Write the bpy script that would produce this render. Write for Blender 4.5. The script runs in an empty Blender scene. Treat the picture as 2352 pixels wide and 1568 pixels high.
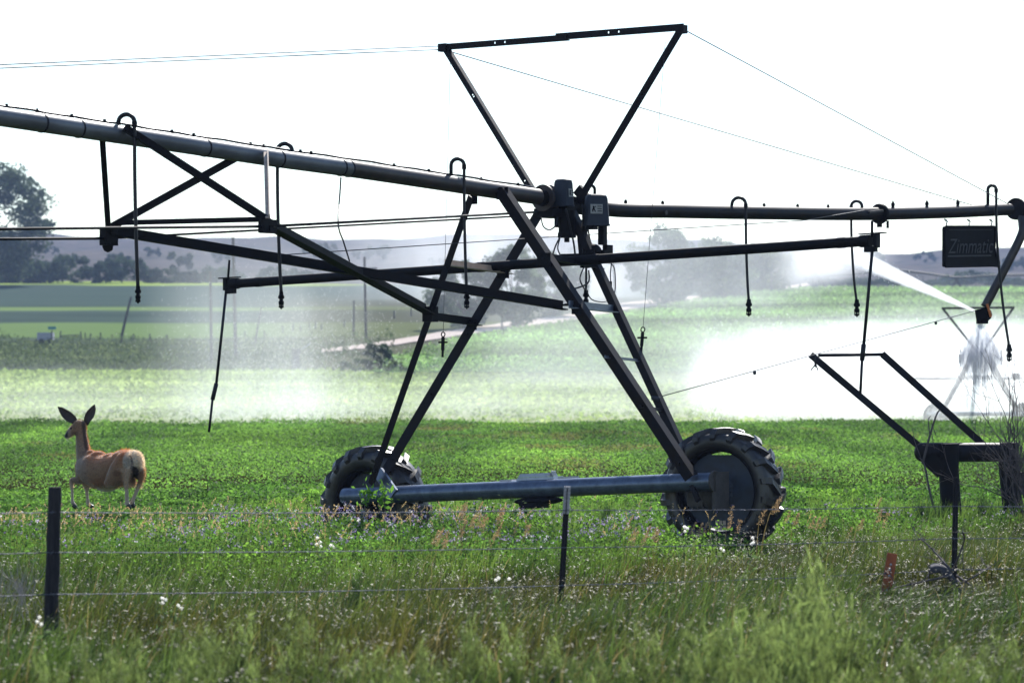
import bpy, bmesh, math, random
import numpy as np
from mathutils import Vector, Matrix

S = bpy.context.scene
COL = S.collection
R = math.radians
rng = np.random.default_rng(7)
random.seed(7)

# ------------------------------------------------------------------ camera, sky, sun, exposure
FD, CX, HY, EYE = 7432.0, 1176.0, 875.0, 1.8       # focal length, centre and horizon measured on the photo; eye height (m)
cam = bpy.data.objects.new("camera", bpy.data.cameras.new("camera"))
COL.objects.link(cam)
cam.location = (0, 0, EYE)
cam.rotation_euler = (R(90), 0, 0)
cam.data.sensor_width = 36.0
cam.data.lens = FD / 2352.0 * 36.0
cam.data.shift_y = (HY - 784.0) / 2352.0
cam.data.clip_start = 0.5
cam.data.clip_end = 6000
cam.data.dof.use_dof = True
cam.data.dof.focus_distance = 37.0
cam.data.dof.aperture_fstop = 3.6
S.camera = cam

SUN_EL, SUN_AZ = R(40), R(14)                      # the sun stands ahead of the camera, a little to the right
w = bpy.data.worlds.new("World")
S.world = w
w.use_nodes = True
sky = w.node_tree.nodes.new("ShaderNodeTexSky")
sky.sky_type = 'NISHITA'
sky.sun_disc = False
sky.sun_elevation = SUN_EL
sky.sun_rotation = SUN_AZ
sky.air_density = 1.0
sky.dust_density = .15
bg = w.node_tree.nodes["Background"]
bg.inputs["Strength"].default_value = 0.12
w.node_tree.links.new(sky.outputs[0], bg.inputs["Color"])
sun = bpy.data.objects.new("sun", bpy.data.lights.new("sun", 'SUN'))
COL.objects.link(sun)
sun.data.energy = 5.0
sun.data.angle = R(0.5)
sun.data.color = (1.0, 0.965, 0.91)
_sd = Vector((math.sin(SUN_AZ) * math.cos(SUN_EL), math.cos(SUN_AZ) * math.cos(SUN_EL), math.sin(SUN_EL)))
sun.rotation_euler = _sd.to_track_quat('Z', 'Y').to_euler()
S.view_settings.view_transform = 'Standard'
S.view_settings.look = 'None'
S.view_settings.exposure = 0.72
S.view_settings.gamma = 1.0
S.cycles.use_denoising = True
S.cycles.max_bounces = 8
S.cycles.transparent_max_bounces = 24
S.cycles.volume_bounces = 3
S.cycles.volume_step_rate = 1.0
S.cycles.volume_max_steps = 256

# ------------------------------------------------------------------ placing
def P(dx, dy, Y):
    return np.array([(dx - CX) / FD * Y, Y, EYE - (dy - HY) / FD * Y])

_TY = np.array([-60, 22, 60, 100, 121, 160, 230, 300, 420, 520, 650, 900, 1300, 1500, 2400.0])
_TL = np.array([0, 0, 0, 0, 0.0, .62, 2.36, 5.03, 11.7, 17.2, 23.2, 36.9, 61.8, 60, 40.0])
_TR = np.array([0, 0, 0, 0, 0.0, .62, 2.5, 6.2, 13.0, 16.0, 20.5, 32.0, 53.5, 52, 36.0])
WLX, WLY = -1.62, 37.35
def tz(X, Y):
    X = np.asarray(X, float); Y = np.asarray(Y, float)
    a = np.interp(Y, _TY, _TL); b = np.interp(Y, _TY, _TR)
    k = np.clip((X / np.maximum(Y, 30) + .12) / .24, 0, 1)
    z = a * (1 - k) + b * k
    z = z - .26 * np.exp(-((X - WLX) ** 2 + (Y - WLY) ** 2) / 1.3)
    n = .035 * np.sin(X * 1.7 + .6 * np.sin(Y * .9)) * np.cos(Y * 1.3 + .5) + .03 * np.sin(X * .63 + 2) * np.sin(Y * .41)
    f = np.clip((Y - 650) / 400, 0, 1)
    h = f * (1.6 * np.sin(X * .021 + 1.) + .9 * np.sin(X * .067 + 2.1) + .45 * np.sin(X * .19) + 1.2 * np.sin(Y * .03 + X * .013))
    e = np.where((X > 140) & (Y > 900), np.clip((X - 140) / 60, 0, 1) * 3.2, 0)
    return z + n + h + e

def G(dx, dy):
    """Ground point seen at a picture position."""
    Ys = np.concatenate([np.arange(12, 130, .25), np.arange(130, 700, 1.0), np.arange(700, 1500, 4.0)])
    zr = EYE - (dy - HY) / FD * Ys
    g = tz((dx - CX) / FD * Ys, Ys)
    hit = np.nonzero(zr <= g)[0]
    i = hit[0] if len(hit) else len(Ys) - 1
    return np.array([(dx - CX) / FD * Ys[i], Ys[i], g[i]])

# ------------------------------------------------------------------ mesh builder
def V3(a): return np.array(a, float)
def nrm(a):
    a = np.asarray(a, float); l = np.linalg.norm(a)
    return a / l if l > 1e-9 else a

ORG = {}
class MB:
    def __init__(s): s.v = []; s.f = []; s.c = []
    def add(s, verts, faces, col=None):
        o = len(s.v); s.v += [tuple(map(float, q)) for q in verts]; s.f += [tuple(i + o for i in q) for q in faces]
        if col is not None: s.c += [col] * len(verts)
        return s
    def tube(s, pts, rad, n=10, caps=True, col=None):
        pts = [V3(p) for p in pts]
        if np.isscalar(rad): rad = [rad] * len(pts)
        V = []; F = []; ref = None
        for i, p in enumerate(pts):
            d = nrm(pts[min(i + 1, len(pts) - 1)] - pts[max(i - 1, 0)])
            if ref is None:
                ref = V3((0, 0, 1)) if abs(d[2]) < .9 else V3((1, 0, 0))
            a = nrm(np.cross(d, ref)); b = np.cross(a, d); ref = b
            for k in range(n):
                t = 2 * math.pi * k / n
                V.append(p + rad[i] * (a * math.cos(t) + b * math.sin(t)))
        for i in range(len(pts) - 1):
            for k in range(n):
                k2 = (k + 1) % n
                F.append((i * n + k, i * n + k2, (i + 1) * n + k2, (i + 1) * n + k))
        if caps:
            F.append(tuple(range(n - 1, -1, -1))); F.append(tuple((len(pts) - 1) * n + k for k in range(n)))
        return s.add(V, F, col)
    def box(s, c, size, ax=None, taper=1.0, col=None):
        c = V3(c); ax = ax or (V3((1, 0, 0)), V3((0, 1, 0)), V3((0, 0, 1)))
        V = []
        for z in (-1, 1):
            k = taper if z > 0 else 1.0
            for x, y in ((-1, -1), (1, -1), (1, 1), (-1, 1)):
                V.append(c + ax[0] * x * size[0] / 2 * k + ax[1] * y * size[1] / 2 * k + ax[2] * z * size[2] / 2)
        return s.add(V, [(3, 2, 1, 0), (4, 5, 6, 7), (0, 1, 5, 4), (1, 2, 6, 5), (2, 3, 7, 6), (3, 0, 4, 7)], col)
    def bar(s, p, q, w, h=None, up=(0, 0, 1), off=0):
        p = V3(p); q = V3(q); h = h or w; d = nrm(q - p)
        a = nrm(np.cross(d, V3(up))); b = np.cross(a, d)
        return s.box((p + q) / 2 + a * off, (w, h, np.linalg.norm(q - p)), (a, b, d))
    def angle(s, p, q, w, up=(0, 0, 1), t=.012, flip=1):
        """an angle iron: two flanges that butt at the corner"""
        p = V3(p); q = V3(q); d = nrm(q - p)
        a = nrm(np.cross(d, V3(up))) * flip; b = np.cross(a, d) * flip
        L = np.linalg.norm(q - p); m = (p + q) / 2
        s.box(m, (w, t, L), (a, b, d))
        s.box(m - a * (w / 2 - t / 2) + b * (w / 2 + .0005), (t, w - t, L), (a, b, d))
        return s
    def lathe(s, c, prof, axis=(0, 0, 1), n=20, col=None):
        c = V3(c); d = nrm(axis); r = V3((0, 0, 1)) if abs(d[2]) < .9 else V3((1, 0, 0))
        a = nrm(np.cross(d, r)); b = np.cross(d, a); V = []; F = []
        for rr, h in prof:
            for k in range(n):
                t = 2 * math.pi * k / n
                V.append(c + d * h + rr * (a * math.cos(t) + b * math.sin(t)))
        for i in range(len(prof) - 1):
            for k in range(n):
                k2 = (k + 1) % n
                F.append((i * n + k, i * n + k2, (i + 1) * n + k2, (i + 1) * n + k))
        if prof[0][0] > 1e-4: F.append(tuple(range(n - 1, -1, -1)))
        if prof[-1][0] > 1e-4: F.append(tuple((len(prof) - 1) * n + k for k in range(n)))
        return s.add(V, F, col)
    def ell(s, c, r, n=12, m=8, ax=None, col=None):
        c = V3(c); ax = ax or (V3((1, 0, 0)), V3((0, 1, 0)), V3((0, 0, 1)))
        V = [c - ax[2] * r[2]]; F = []
        for i in range(1, m):
            ph = -math.pi / 2 + math.pi * i / m
            for k in range(n):
                t = 2 * math.pi * k / n
                V.append(c + ax[0] * r[0] * math.cos(ph) * math.cos(t) + ax[1] * r[1] * math.cos(ph) * math.sin(t) + ax[2] * r[2] * math.sin(ph))
        V.append(c + ax[2] * r[2]); T = len(V) - 1
        for k in range(n):
            k2 = (k + 1) % n
            F.append((0, 1 + k2, 1 + k)); F.append((T, T - n + k, T - n + k2))
            for i in range(m - 2):
                F.append((1 + i * n + k, 1 + i * n + k2, 1 + (i + 1) * n + k2, 1 + (i + 1) * n + k))
        return s.add(V, F, col)
    def xf(s, M):
        s.v = [tuple(M @ Vector(q)) for q in s.v]; return s
    def build(s, name, mat, parent=None, smooth=False, org=None, **props):
        me = bpy.data.meshes.new(name)
        o0 = V3(org) if org is not None else (ORG[parent.name] if parent is not None else np.zeros(3))
        v = np.array(s.v, float).reshape(-1, 3) - o0
        me.from_pydata(v.tolist(), [], s.f)
        bm = bmesh.new(); bm.from_mesh(me); bmesh.ops.recalc_face_normals(bm, faces=bm.faces); bm.to_mesh(me); bm.free()
        if smooth is True:
            me.shade_smooth()
        elif smooth:
            me.shade_smooth(); me.set_sharp_from_angle(angle=R(smooth))
        if s.c:
            ca = me.color_attributes.new("Col", 'FLOAT_COLOR', 'POINT')
            ca.data.foreach_set("color", np.array([(*c, 1) for c in s.c], np.float32).ravel())
        return link(name, me, mat, parent, o0 if parent is None else o0, **props)

def link(name, me, mat, parent=None, o0=(0, 0, 0), **props):
    o = bpy.data.objects.new(name, me)
    COL.objects.link(o)
    if mat is not None: me.materials.append(mat)
    if parent is not None: o.parent = parent
    else: o.location = tuple(o0)
    ORG[o.name] = V3(o0)
    for k, v in props.items(): o[k] = v
    return o

def thing(name, label, cat, loc, group=None):
    o = bpy.data.objects.new(name, None)
    COL.objects.link(o)
    o.empty_display_size = .2
    o.location = tuple(map(float, loc)); o['label'] = label; o['category'] = cat
    if group: o['group'] = group
    ORG[o.name] = V3(loc)
    return o
def copy_tree(root, loc, rotz=0, scale=1, label=None):
    c = root.copy(); COL.objects.link(c); c.location = tuple(map(float, loc)); c.rotation_euler = (0, 0, rotz); c.scale = (scale,) * 3
    if label: c['label'] = label
    for ch in list(root.children):
        d = ch.copy(); COL.objects.link(d); d.parent = c
        for g in list(ch.children):
            e = g.copy(); COL.objects.link(e); e.parent = d
    return c

def quads(name, Q, colr, mat, parent=None, o0=(0, 0, 0), **props):
    """Q: (N,4,3) corner points, colr: (N,4,3) colours -> one mesh, built fast"""
    N = len(Q); me = bpy.data.meshes.new(name)
    me.vertices.add(N * 4); me.loops.add(N * 4); me.polygons.add(N)
    me.vertices.foreach_set("co", (Q - V3(o0)).astype(np.float32).ravel())
    me.loops.foreach_set("vertex_index", np.arange(N * 4, dtype=np.int32))
    me.polygons.foreach_set("loop_start", np.arange(0, N * 4, 4, dtype=np.int32))
    ca = me.color_attributes.new("Col", 'FLOAT_COLOR', 'POINT')
    c4 = np.ones((N * 4, 4), np.float32); c4[:, :3] = colr.reshape(-1, 3)
    ca.data.foreach_set("color", c4.ravel())
    me.update(calc_edges=True)
    return link(name, me, mat, parent, o0, **props)

def leafquads(pos, size, flat=0.3, asp=.55):
    """randomly turned leaf shaped (rhombic) quads"""
    N = len(pos)
    d = rng.normal(size=(N, 3)); d[:, 2] *= (1 - flat); d /= np.linalg.norm(d, axis=1, keepdims=True)
    e = rng.normal(size=(N, 3)); e -= d * (e * d).sum(1, keepdims=True); e /= np.linalg.norm(e, axis=1, keepdims=True)
    size = np.broadcast_to(size, (N,))[:, None]
    a = d * size; b = e * size * asp
    return np.stack([pos - a, pos + b - a * .15, pos + a, pos - b - a * .15], 1)

def blades(root, h, lean, wdt, c0, c1, seg=4):
    """curved grass blades. lean (N,2) horizontal travel of the tip; returns quads and colours"""
    N = len(root)
    ld = np.concatenate([lean, np.zeros((N, 1))], 1)
    pd = rng.normal(size=(N, 2)); pd /= np.linalg.norm(pd, axis=1, keepdims=True)
    sd = np.concatenate([pd, np.zeros((N, 1))], 1)
    L = []; Rr = []; C = []
    ll = np.linalg.norm(lean, axis=1)
    for i in range(seg + 1):
        t = i / seg
        z = h * (t - .32 * np.clip(ll / np.maximum(h, .01), 0, 1.3) * t ** 3)
        c = root + ld * (t ** 2)[..., None] if False else root + ld * t ** 1.9
        c = c.copy(); c[:, 2] += z
        ww = (wdt * (1 - t ** 1.5) * .5 + .0004)[:, None]
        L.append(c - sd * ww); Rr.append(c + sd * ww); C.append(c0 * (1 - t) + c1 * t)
    Q = np.concatenate([np.stack([L[i], Rr[i], Rr[i + 1], L[i + 1]], 1) for i in range(seg)])
    K = np.concatenate([np.stack([C[i], C[i], C[i + 1], C[i + 1]], 1) for i in range(seg)])
    return Q, K

# ------------------------------------------------------------------ materials
def nt(name):
    m = bpy.data.materials.new(name); m.use_nodes = True
    return m, m.node_tree.nodes, m.node_tree.links, m.node_tree.nodes["Principled BSDF"]
def solid(name, c, rough=.6, metal=0., c2=None, scale=8., bump=0., spec=.5, streak=None):
    m, N, L, b = nt(name)
    b.inputs["Roughness"].default_value = rough; b.inputs["Metallic"].default_value = metal
    b.inputs["Specular IOR Level"].default_value = spec
    c2 = c2 or tuple(x * .6 for x in c)
    tc = N.new("ShaderNodeTexCoord"); mp = N.new("ShaderNodeMapping"); ns = N.new("ShaderNodeTexNoise")
    if streak: mp.inputs["Scale"].default_value = streak
    ns.inputs["Scale"].default_value = scale; ns.inputs["Detail"].default_value = 6; ns.inputs["Roughness"].default_value = .65
    L.new(tc.outputs["Object"], mp.inputs[0]); L.new(mp.outputs[0], ns.inputs["Vector"])
    rp = N.new("ShaderNodeValToRGB"); rp.color_ramp.elements[0].position = .35; rp.color_ramp.elements[1].position = .68
    rp.color_ramp.elements[0].color = (*c2, 1); rp.color_ramp.elements[1].color = (*c, 1)
    L.new(ns.outputs["Fac"], rp.inputs[0]); L.new(rp.outputs[0], b.inputs["Base Color"])
    if bump:
        bp = N.new("ShaderNodeBump"); bp.inputs["Strength"].default_value = bump; bp.inputs["Distance"].default_value = .02
        L.new(ns.outputs["Fac"], bp.inputs["Height"]); L.new(bp.outputs[0], b.inputs["Normal"])
    return m
def leafmat(name, trans=.55, rough=.7, spec=.15, tint=(.95, 1.0, .75), gain=1.5):
    m, N, L, b = nt(name)
    at = N.new("ShaderNodeAttribute"); at.attribute_name = "Col"
    L.new(at.outputs["Color"], b.inputs["Base Color"])
    b.inputs["Roughness"].default_value = rough; b.inputs["Specular IOR Level"].default_value = spec
    tr = N.new("ShaderNodeBsdfTranslucent"); mx = N.new("ShaderNodeMixRGB"); mx.blend_type = 'MULTIPLY'; mx.inputs[0].default_value = 1
    mx.inputs[2].default_value = (tint[0] * gain, tint[1] * gain, tint[2] * gain, 1)
    L.new(at.outputs["Color"], mx.inputs[1]); L.new(mx.outputs[0], tr.inputs["Color"])
    ms = N.new("ShaderNodeMixShader"); ms.inputs[0].default_value = trans
    L.new(b.outputs[0], ms.inputs[1]); L.new(tr.outputs[0], ms.inputs[2])
    L.new(ms.outputs[0], N["Material Output"].inputs["Surface"])
    return m
def colmat(name, rough=.8, spec=.2, sheen=0.):
    m, N, L, b = nt(name)
    at = N.new("ShaderNodeAttribute"); at.attribute_name = "Col"
    ns = N.new("ShaderNodeTexNoise"); ns.inputs["Scale"].default_value = 45; ns.inputs["Detail"].default_value = 4
    tc = N.new("ShaderNodeTexCoord"); L.new(tc.outputs["Object"], ns.inputs["Vector"])
    mr = N.new("ShaderNodeMapRange"); mr.inputs[1].default_value = .3; mr.inputs[2].default_value = .7; mr.inputs[3].default_value = .72; mr.inputs[4].default_value = 1.2
    L.new(ns.outputs["Fac"], mr.inputs[0])
    mx = N.new("ShaderNodeMixRGB"); mx.blend_type = 'MULTIPLY'; mx.inputs[0].default_value = 1
    L.new(at.outputs["Color"], mx.inputs[1]); L.new(mr.outputs[0], mx.inputs[2]); L.new(mx.outputs[0], b.inputs["Base Color"])
    b.inputs["Roughness"].default_value = rough; b.inputs["Specular IOR Level"].default_value = spec
    b.inputs["Sheen Weight"].default_value = sheen
    return m
def groundmat(name, cols, scale=.6, stretch=(1, 1, 1), bump=.6, fine=9.):
    """three colours mixed by two noises"""
    m, N, L, b = nt(name)
    tc = N.new("ShaderNodeTexCoord"); mp = N.new("ShaderNodeMapping"); mp.inputs["Scale"].default_value = stretch
    L.new(tc.outputs["Object"], mp.inputs[0])
    n1 = N.new("ShaderNodeTexNoise"); n1.inputs["Scale"].default_value = scale; n1.inputs["Detail"].default_value = 8; n1.inputs["Roughness"].default_value = .7
    n2 = N.new("ShaderNodeTexNoise"); n2.inputs["Scale"].default_value = scale * fine; n2.inputs["Detail"].default_value = 6
    L.new(mp.outputs[0], n1.inputs["Vector"]); L.new(mp.outputs[0], n2.inputs["Vector"])
    r1 = N.new("ShaderNodeValToRGB"); r1.color_ramp.elements[0].position = .36; r1.color_ramp.elements[1].position = .64
    r1.color_ramp.elements[0].color = (*cols[0], 1); r1.color_ramp.elements[1].color = (*cols[1], 1)
    r2 = N.new("ShaderNodeValToRGB"); r2.color_ramp.elements[0].position = .42; r2.color_ramp.elements[1].position = .7
    L.new(n1.outputs["Fac"], r1.inputs[0]); L.new(n2.outputs["Fac"], r2.inputs[0])
    mx = N.new("ShaderNodeMixRGB"); mx.inputs[2].default_value = (*cols[2], 1)
    L.new(r2.outputs[0], mx.inputs[0]); L.new(r1.outputs[0], mx.inputs[1]); L.new(mx.outputs[0], b.inputs["Base Color"])
    b.inputs["Roughness"].default_value = 1.0; b.inputs["Specular IOR Level"].default_value = 0.
    bp = N.new("ShaderNodeBump"); bp.inputs["Strength"].default_value = bump; bp.inputs["Distance"].default_value = .25
    L.new(n2.outputs["Fac"], bp.inputs["Height"]); L.new(bp.outputs[0], b.inputs["Normal"])
    return m

M = dict(
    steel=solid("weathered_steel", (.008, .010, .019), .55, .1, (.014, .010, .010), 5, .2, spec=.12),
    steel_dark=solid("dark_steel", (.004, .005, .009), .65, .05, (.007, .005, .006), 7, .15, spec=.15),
    pipe=solid("grey_pipe", (.13, .14, .165), .45, .2, (.075, .08, .095), 2.2, .08, streak=(1, 1, 3)),
    pipe_rust=solid("rusty_pipe", (.055, .038, .036), .5, .2, (.02, .017, .02), 2.5, .1),
    galv=solid("galvanised_beam", (.14, .175, .25), .34, .6, (.075, .095, .145), 9, .1),
    tan=solid("tan_sunlit", (.55, .46, .38), .6, .1, (.4, .3, .24), 9),  # sunlight on strut and tie put into the colour; also the data plate's tan
    rubber=solid("tyre_rubber", (.009, .010, .017), .42, 0, (.034, .028, .025), 4, .4, spec=.6),
    disc=solid("wheel_disc_paint", (.034, .050, .088), .6, .1, (.024, .026, .036), 3, .1),
    rustplate=solid("dusty_plate", (.075, .066, .064), .75, .05, (.04, .036, .038), 9),
    box=solid("control_box_plastic", (.024, .030, .045), .65, 0, (.03, .037, .056), 3, spec=.25),
    black=solid("black_plastic", (.005, .005, .008), .7, 0, (.003, .003, .005), 8, spec=.1),
    hose=solid("hose_rubber", (.010, .011, .018), .45, 0, (.006, .006, .010), 10, spec=.3),
    wire=solid("steel_wire", (.035, .038, .055), .6, .2, (.02, .022, .035), 30),
    fwire=solid("fence_wire", (.16, .17, .21), .4, .6, (.08, .085, .11), 30),
    wire_lite=solid("bright_wire", (.5, .52, .55), .35, .8, (.35, .38, .42), 30),
    sticker=solid("faded_sticker", (.30, .30, .30), .6, 0, (.2, .2, .2), 20),
    orange=solid("orange_paint", (.60, .16, .03), .5, 0, (.42, .10, .02), 20),
    signtext=solid("faded_lettering", (.026, .026, .033), .7, 0, (.018, .018, .024), 20),
    post=solid("weathered_post", (.040, .036, .040), .85, 0, (.016, .015, .02), 12, .6, streak=(3, 3, .35), spec=.2),
    post_tip=solid("pale_paint_tip", (.42, .40, .42), .75, 0, (.22, .2, .22), 40),
    pole=solid("grey_wood_pole", (.13, .115, .115), .9, 0, (.07, .06, .062), 3, .4, streak=(3, 3, .3), spec=.2),
    rust=solid("orange_rust", (.42, .115, .045), .85, .1, (.20, .05, .02), 9, .3),
    rubberstrip=solid("grey_rubber_strip", (.085, .08, .09), .85, 0, (.04, .038, .045), 9, .3, spec=.15),
    bark=solid("bark", (.085, .07, .055), .9, 0, (.04, .033, .028), 3, .6, streak=(2, 2, .4), spec=.2),
    twig=solid("dead_twig", (.13, .11, .115), .85, 0, (.06, .05, .055), 9, .3, spec=.2),
    road=groundmat("dirt_road", ((.52, .44, .40), (.60, .52, .47), (.45, .37, .31)), .3, bump=.3),
    ground=groundmat("verge_soil", ((.020, .022, .008), (.036, .034, .013), (.030, .040, .010)), 1.1),
    hay=groundmat("hay_field", ((.25, .30, .14), (.20, .26, .115), (.33, .34, .19)), .35, (1, .35, 1), fine=5),
    far=colmat("far_field", 1.0, 0.0),
    hills=groundmat("dry_hills", ((.10, .085, .085), (.14, .12, .11), (.055, .062, .055)), .02, bump=1.),
    corn=groundmat("corn_floor", ((.08, .14, .05), (.11, .18, .07), (.06, .11, .04)), .5),
    leaf=leafmat("leaf", .5), glint=leafmat("dry_blade", .5, .42, .22, (1, .95, .7), 1.2),
    tree=leafmat("tree_leaf", .42, .85, .05, gain=1.2), fluff=leafmat("seed_fluff", .6, .6, .2, (1, 1, 1)),
    teal=solid("teal_sign", (.03, .22, .24), .6, 0, (.02, .17, .2), 6),
    pale=solid("pale_board", (.36, .36, .40), .7, 0, (.28, .28, .32), 3),
)

# ------------------------------------------------------------------ terrain
def sheet(name, xs, ys, mat, kind='structure', colf=None, lift=0):
    X, Y = np.meshgrid(xs, ys)
    X = X if X.shape == Y.shape else X
    fan = 1 + 0 * Y
    Z = tz(X, Y) + lift
    nx, ny = len(xs), len(ys)
    v = np.stack([X, Y, Z], -1).reshape(-1, 3)
    f = [(j * nx + i, j * nx + i + 1, (j + 1) * nx + i + 1, (j + 1) * nx + i) for j in range(ny - 1) for i in range(nx - 1)]
    me = bpy.data.meshes.new(name); me.from_pydata(v.tolist(), [], f); me.shade_smooth()
    if colf is not None:
        ca = me.color_attributes.new("Col", 'FLOAT_COLOR', 'POINT')
        c = np.ones((len(v), 4), np.float32); c[:, :3] = colf(v[:, 0], v[:, 1], v[:, 2])
        ca.data.foreach_set("color", c.ravel())
    return link(name, me, mat, kind=kind)
def sym(a, b, n, pw=2.2):
    t = np.linspace(-1, 1, n); return (a + b) / 2 + (b - a) / 2 * np.sign(t) * np.abs(t) ** pw
sheet("ground", sym(-900, 900, 181, 2.6), np.concatenate([np.arange(-60, 12, 6), np.arange(12, 60, .4), np.linspace(60, 121, 50)]), M['ground'])
sheet("hay_field", sym(-900, 900, 121), np.linspace(121, 230, 60), M['hay'])
def fieldcol(X, Y, Z):
    dy = HY - (Z - EYE) / Y * FD                      # height of the row on the slope
    dxp = CX + X / Y * FD
    dy = dy + 1.6 * np.sin(X * .06 + 1) + .9 * np.sin(X * .23) + .5 * np.sin(X * .7 + Y * .3)
    base = np.tile(V3((.055, .078, .062)), (len(X), 1))
    n = .5 + .5 * np.sin(X * .11 + 2 * np.sin(Y * .05)) * np.sin(Y * .21)
    base = base * (.85 + .3 * n)[:, None]
    def stripe(y0, y1, c, wgt):
        k = np.clip(np.minimum(dy - y0, y1 - dy) / 3 + .5, 0, 1)[:, None] * wgt
        return base * (1 - k) + V3(c) * k
    base = stripe(640, 655, (.26, .34, .08), 1.0)
    base = stripe(655, 700, (.060, .085, .070), .7)
    base = stripe(704, 712, (.17, .24, .08), .8)
    base = stripe(740, 775, (.15, .22, .07), .75)
    kk = np.clip((dy - 772) / 8, 0, 1)[:, None]; base = base * (1 - kk) + V3((.075, .095, .06)) * kk
    br = np.clip((dxp - 560) / 160, 0, 1) * np.clip((dy - 670) / 30, 0, 1)
    base = base * (1 - .6 * br[:, None]) + V3((.14, .13, .085)) * .6 * br[:, None]
    return base
sheet("far_field", sym(-900, 900, 141), np.linspace(230, 560, 166), M['far'], colf=fieldcol)
sheet("hills", np.linspace(-1000, 1000, 200), np.concatenate([np.linspace(560, 1500, 150), np.linspace(1530, 2400, 20)]), M['hills'])

def patch(name, rows, mat, lift, cols=40, **props):
    """a sheet over the ground between image curves; rows = [(left xy, right xy), ...]"""
    mb = MB()
    V = []
    for l, r in rows:
        for k in range(cols + 1):
            t = k / cols
            g = G(l[0] * (1 - t) + r[0] * t, l[1] * (1 - t) + r[1] * t)
            V.append((g[0], g[1], g[2] + lift))
    n = cols + 1
    F = [(j * n + k, j * n + k + 1, (j + 1) * n + k + 1, (j + 1) * n + k) for j in range(len(rows) - 1) for k in range(cols)]
    mb.add(V, F)
    return mb.build(name, mat, None, True, **props)
def along(pts, n):
    pts = np.array(pts, float); d = np.r_[0, np.cumsum(np.linalg.norm(np.diff(pts, axis=0), axis=1))]
    t = np.linspace(0, d[-1], n); return np.stack([np.interp(t, d, pts[:, 0]), np.interp(t, d, pts[:, 1])], 1)
rc = along([(740, 808), (820, 800), (900, 790), (1000, 774), (1150, 752), (1300, 733), (1440, 704), (1560, 692), (1640, 683), (1740, 672), (1800, 664), (1850, 655), (1872, 649)], 60)
hw = np.interp(rc[:, 0], [740, 1000, 1440, 1800, 1872], [4, 7, 8.5, 4.5, 3])
patch("dirt_road", [((x, y + h), (x, y - h)) for (x, y), h in zip(rc, hw)], M['road'], .10, 4, kind='structure')
corn_edge = [(840, 864), (890, 850), (960, 822), (1060, 797), (1180, 775), (1340, 750), (1500, 724), (1600, 704), (1680, 692), (1760, 680), (1850, 672), (2000, 669)]
ce = np.array(corn_edge, float)
crow = np.linspace(863, 670, 50)
cleft = np.interp(-crow, -ce[:, 1], ce[:, 0])
patch("corn_floor", [((x, y), (2800, y)) for x, y in zip(cleft, crow)], M['corn'], .25, 50, kind='structure')

# ------------------------------------------------------------------ the irrigator: plan axes along the pipe (PX) and across it (BX)
PX, PY, BX, BY = .581, .814, .814, -.581
C0 = (0.30, 36.0)
pv, bv, zv = V3((PX, PY, 0)), V3((BX, BY, 0)), V3((0, 0, 1))
def PQ(dx, dy, q=0.):
    k = (dx - CX) / FD
    t = (k * (C0[1] + q * BY) - C0[0] - q * BX) / (PX - k * PY)
    return P(dx, dy, C0[1] + q * BY + t * PY)
def PT(dx, dy, t=0.):
    k = (dx - CX) / FD
    q = (k * (C0[1] + t * PY) - C0[0] - t * PX) / (BX - k * BY)
    return P(dx, dy, C0[1] + q * BY + t * PY)

root = thing("pivot_irrigator", "dark steel irrigation tower on two lugged wheels carrying a long water pipe", "irrigator", (0.2, 36.0, 0))
def part(mb, name, mat, smooth=False, parent=None, **k):
    return mb.build(name, mat, parent or root, smooth, **k)

def spline(pts, n=8):
    pts = [V3(p) for p in pts]; out = []
    for i in range(len(pts) - 1):
        p0 = pts[max(i - 1, 0)]; p1 = pts[i]; p2 = pts[i + 1]; p3 = pts[min(i + 2, len(pts) - 1)]
        for j in range(n):
            t = j / n
            out.append(.5 * ((2 * p1) + (p2 - p0) * t + (2 * p0 - 5 * p1 + 4 * p2 - p3) * t * t + (3 * p1 - p0 - 3 * p2 + p3) * t ** 3))
    out.append(pts[-1]); return out

pipeL = [PQ(*a) for a in ((-420, 205), (-200, 237), (0, 268), (300, 313), (620, 362), (800, 387), (1000, 417), (1130, 437), (1235, 452))]
pipeR = [PQ(*a) for a in ((1268, 458), (1400, 481), (1550, 485), (1700, 488), (1900, 491), (2020, 491), (2180, 487), (2318, 481))]
sL = spline(pipeL); sR = spline(pipeR)
def pipe_at(dx, q=0):
    """height on the photo of the pipe axis above a column"""
    xs = [0, 300, 620, 800, 1000, 1130, 1235, 1268, 1400, 1550, 1700, 1900, 2020, 2180, 2318]
    ys = [268, 313, 362, 387, 417, 437, 452, 458, 481, 485, 488, 491, 491, 487, 481]
    return float(np.interp(dx, xs, ys))
RP = .088
i5 = 5 * 8
o = part(MB().tube(sL[:i5 + 1], RP, 24), "span_pipe", M['pipe'], 40, label="grey galvanised stretch of water pipe")
mb = MB()
for dx in (95, 180, 470, 640, 782, 800):
    a = PQ(dx, pipe_at(dx)); part(MB().lathe(a - pv * .008, ((RP + .005, 0), (RP + .005, .016)), pv, 24), "pipe_band", M['steel'], 40, o)
o2 = part(MB().tube(sL[i5:], RP, 24), "span_pipe", M['pipe_rust'], 40, label="rust brown stretch of water pipe beside the tower")
o3 = part(MB().tube(sR, .083, 24), "overhang_pipe", M['pipe'] if False else M['steel'], 40)
mb = MB()
a = PQ(2020, 491); mb.lathe(a - pv * .03, ((.125, 0), (.135, .02), (.135, .05), (.10, .08), (.10, .12)), pv, 28)
mb.box(a + V3((0, 0, -.15)), (.06, .08, .05)); mb.box(a + pv * .22 + V3((0, 0, -.13)), (.03, .04, .10))
part(mb, "pipe_clamp", M['steel_dark'], 40, o3)
mb = MB()
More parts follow.
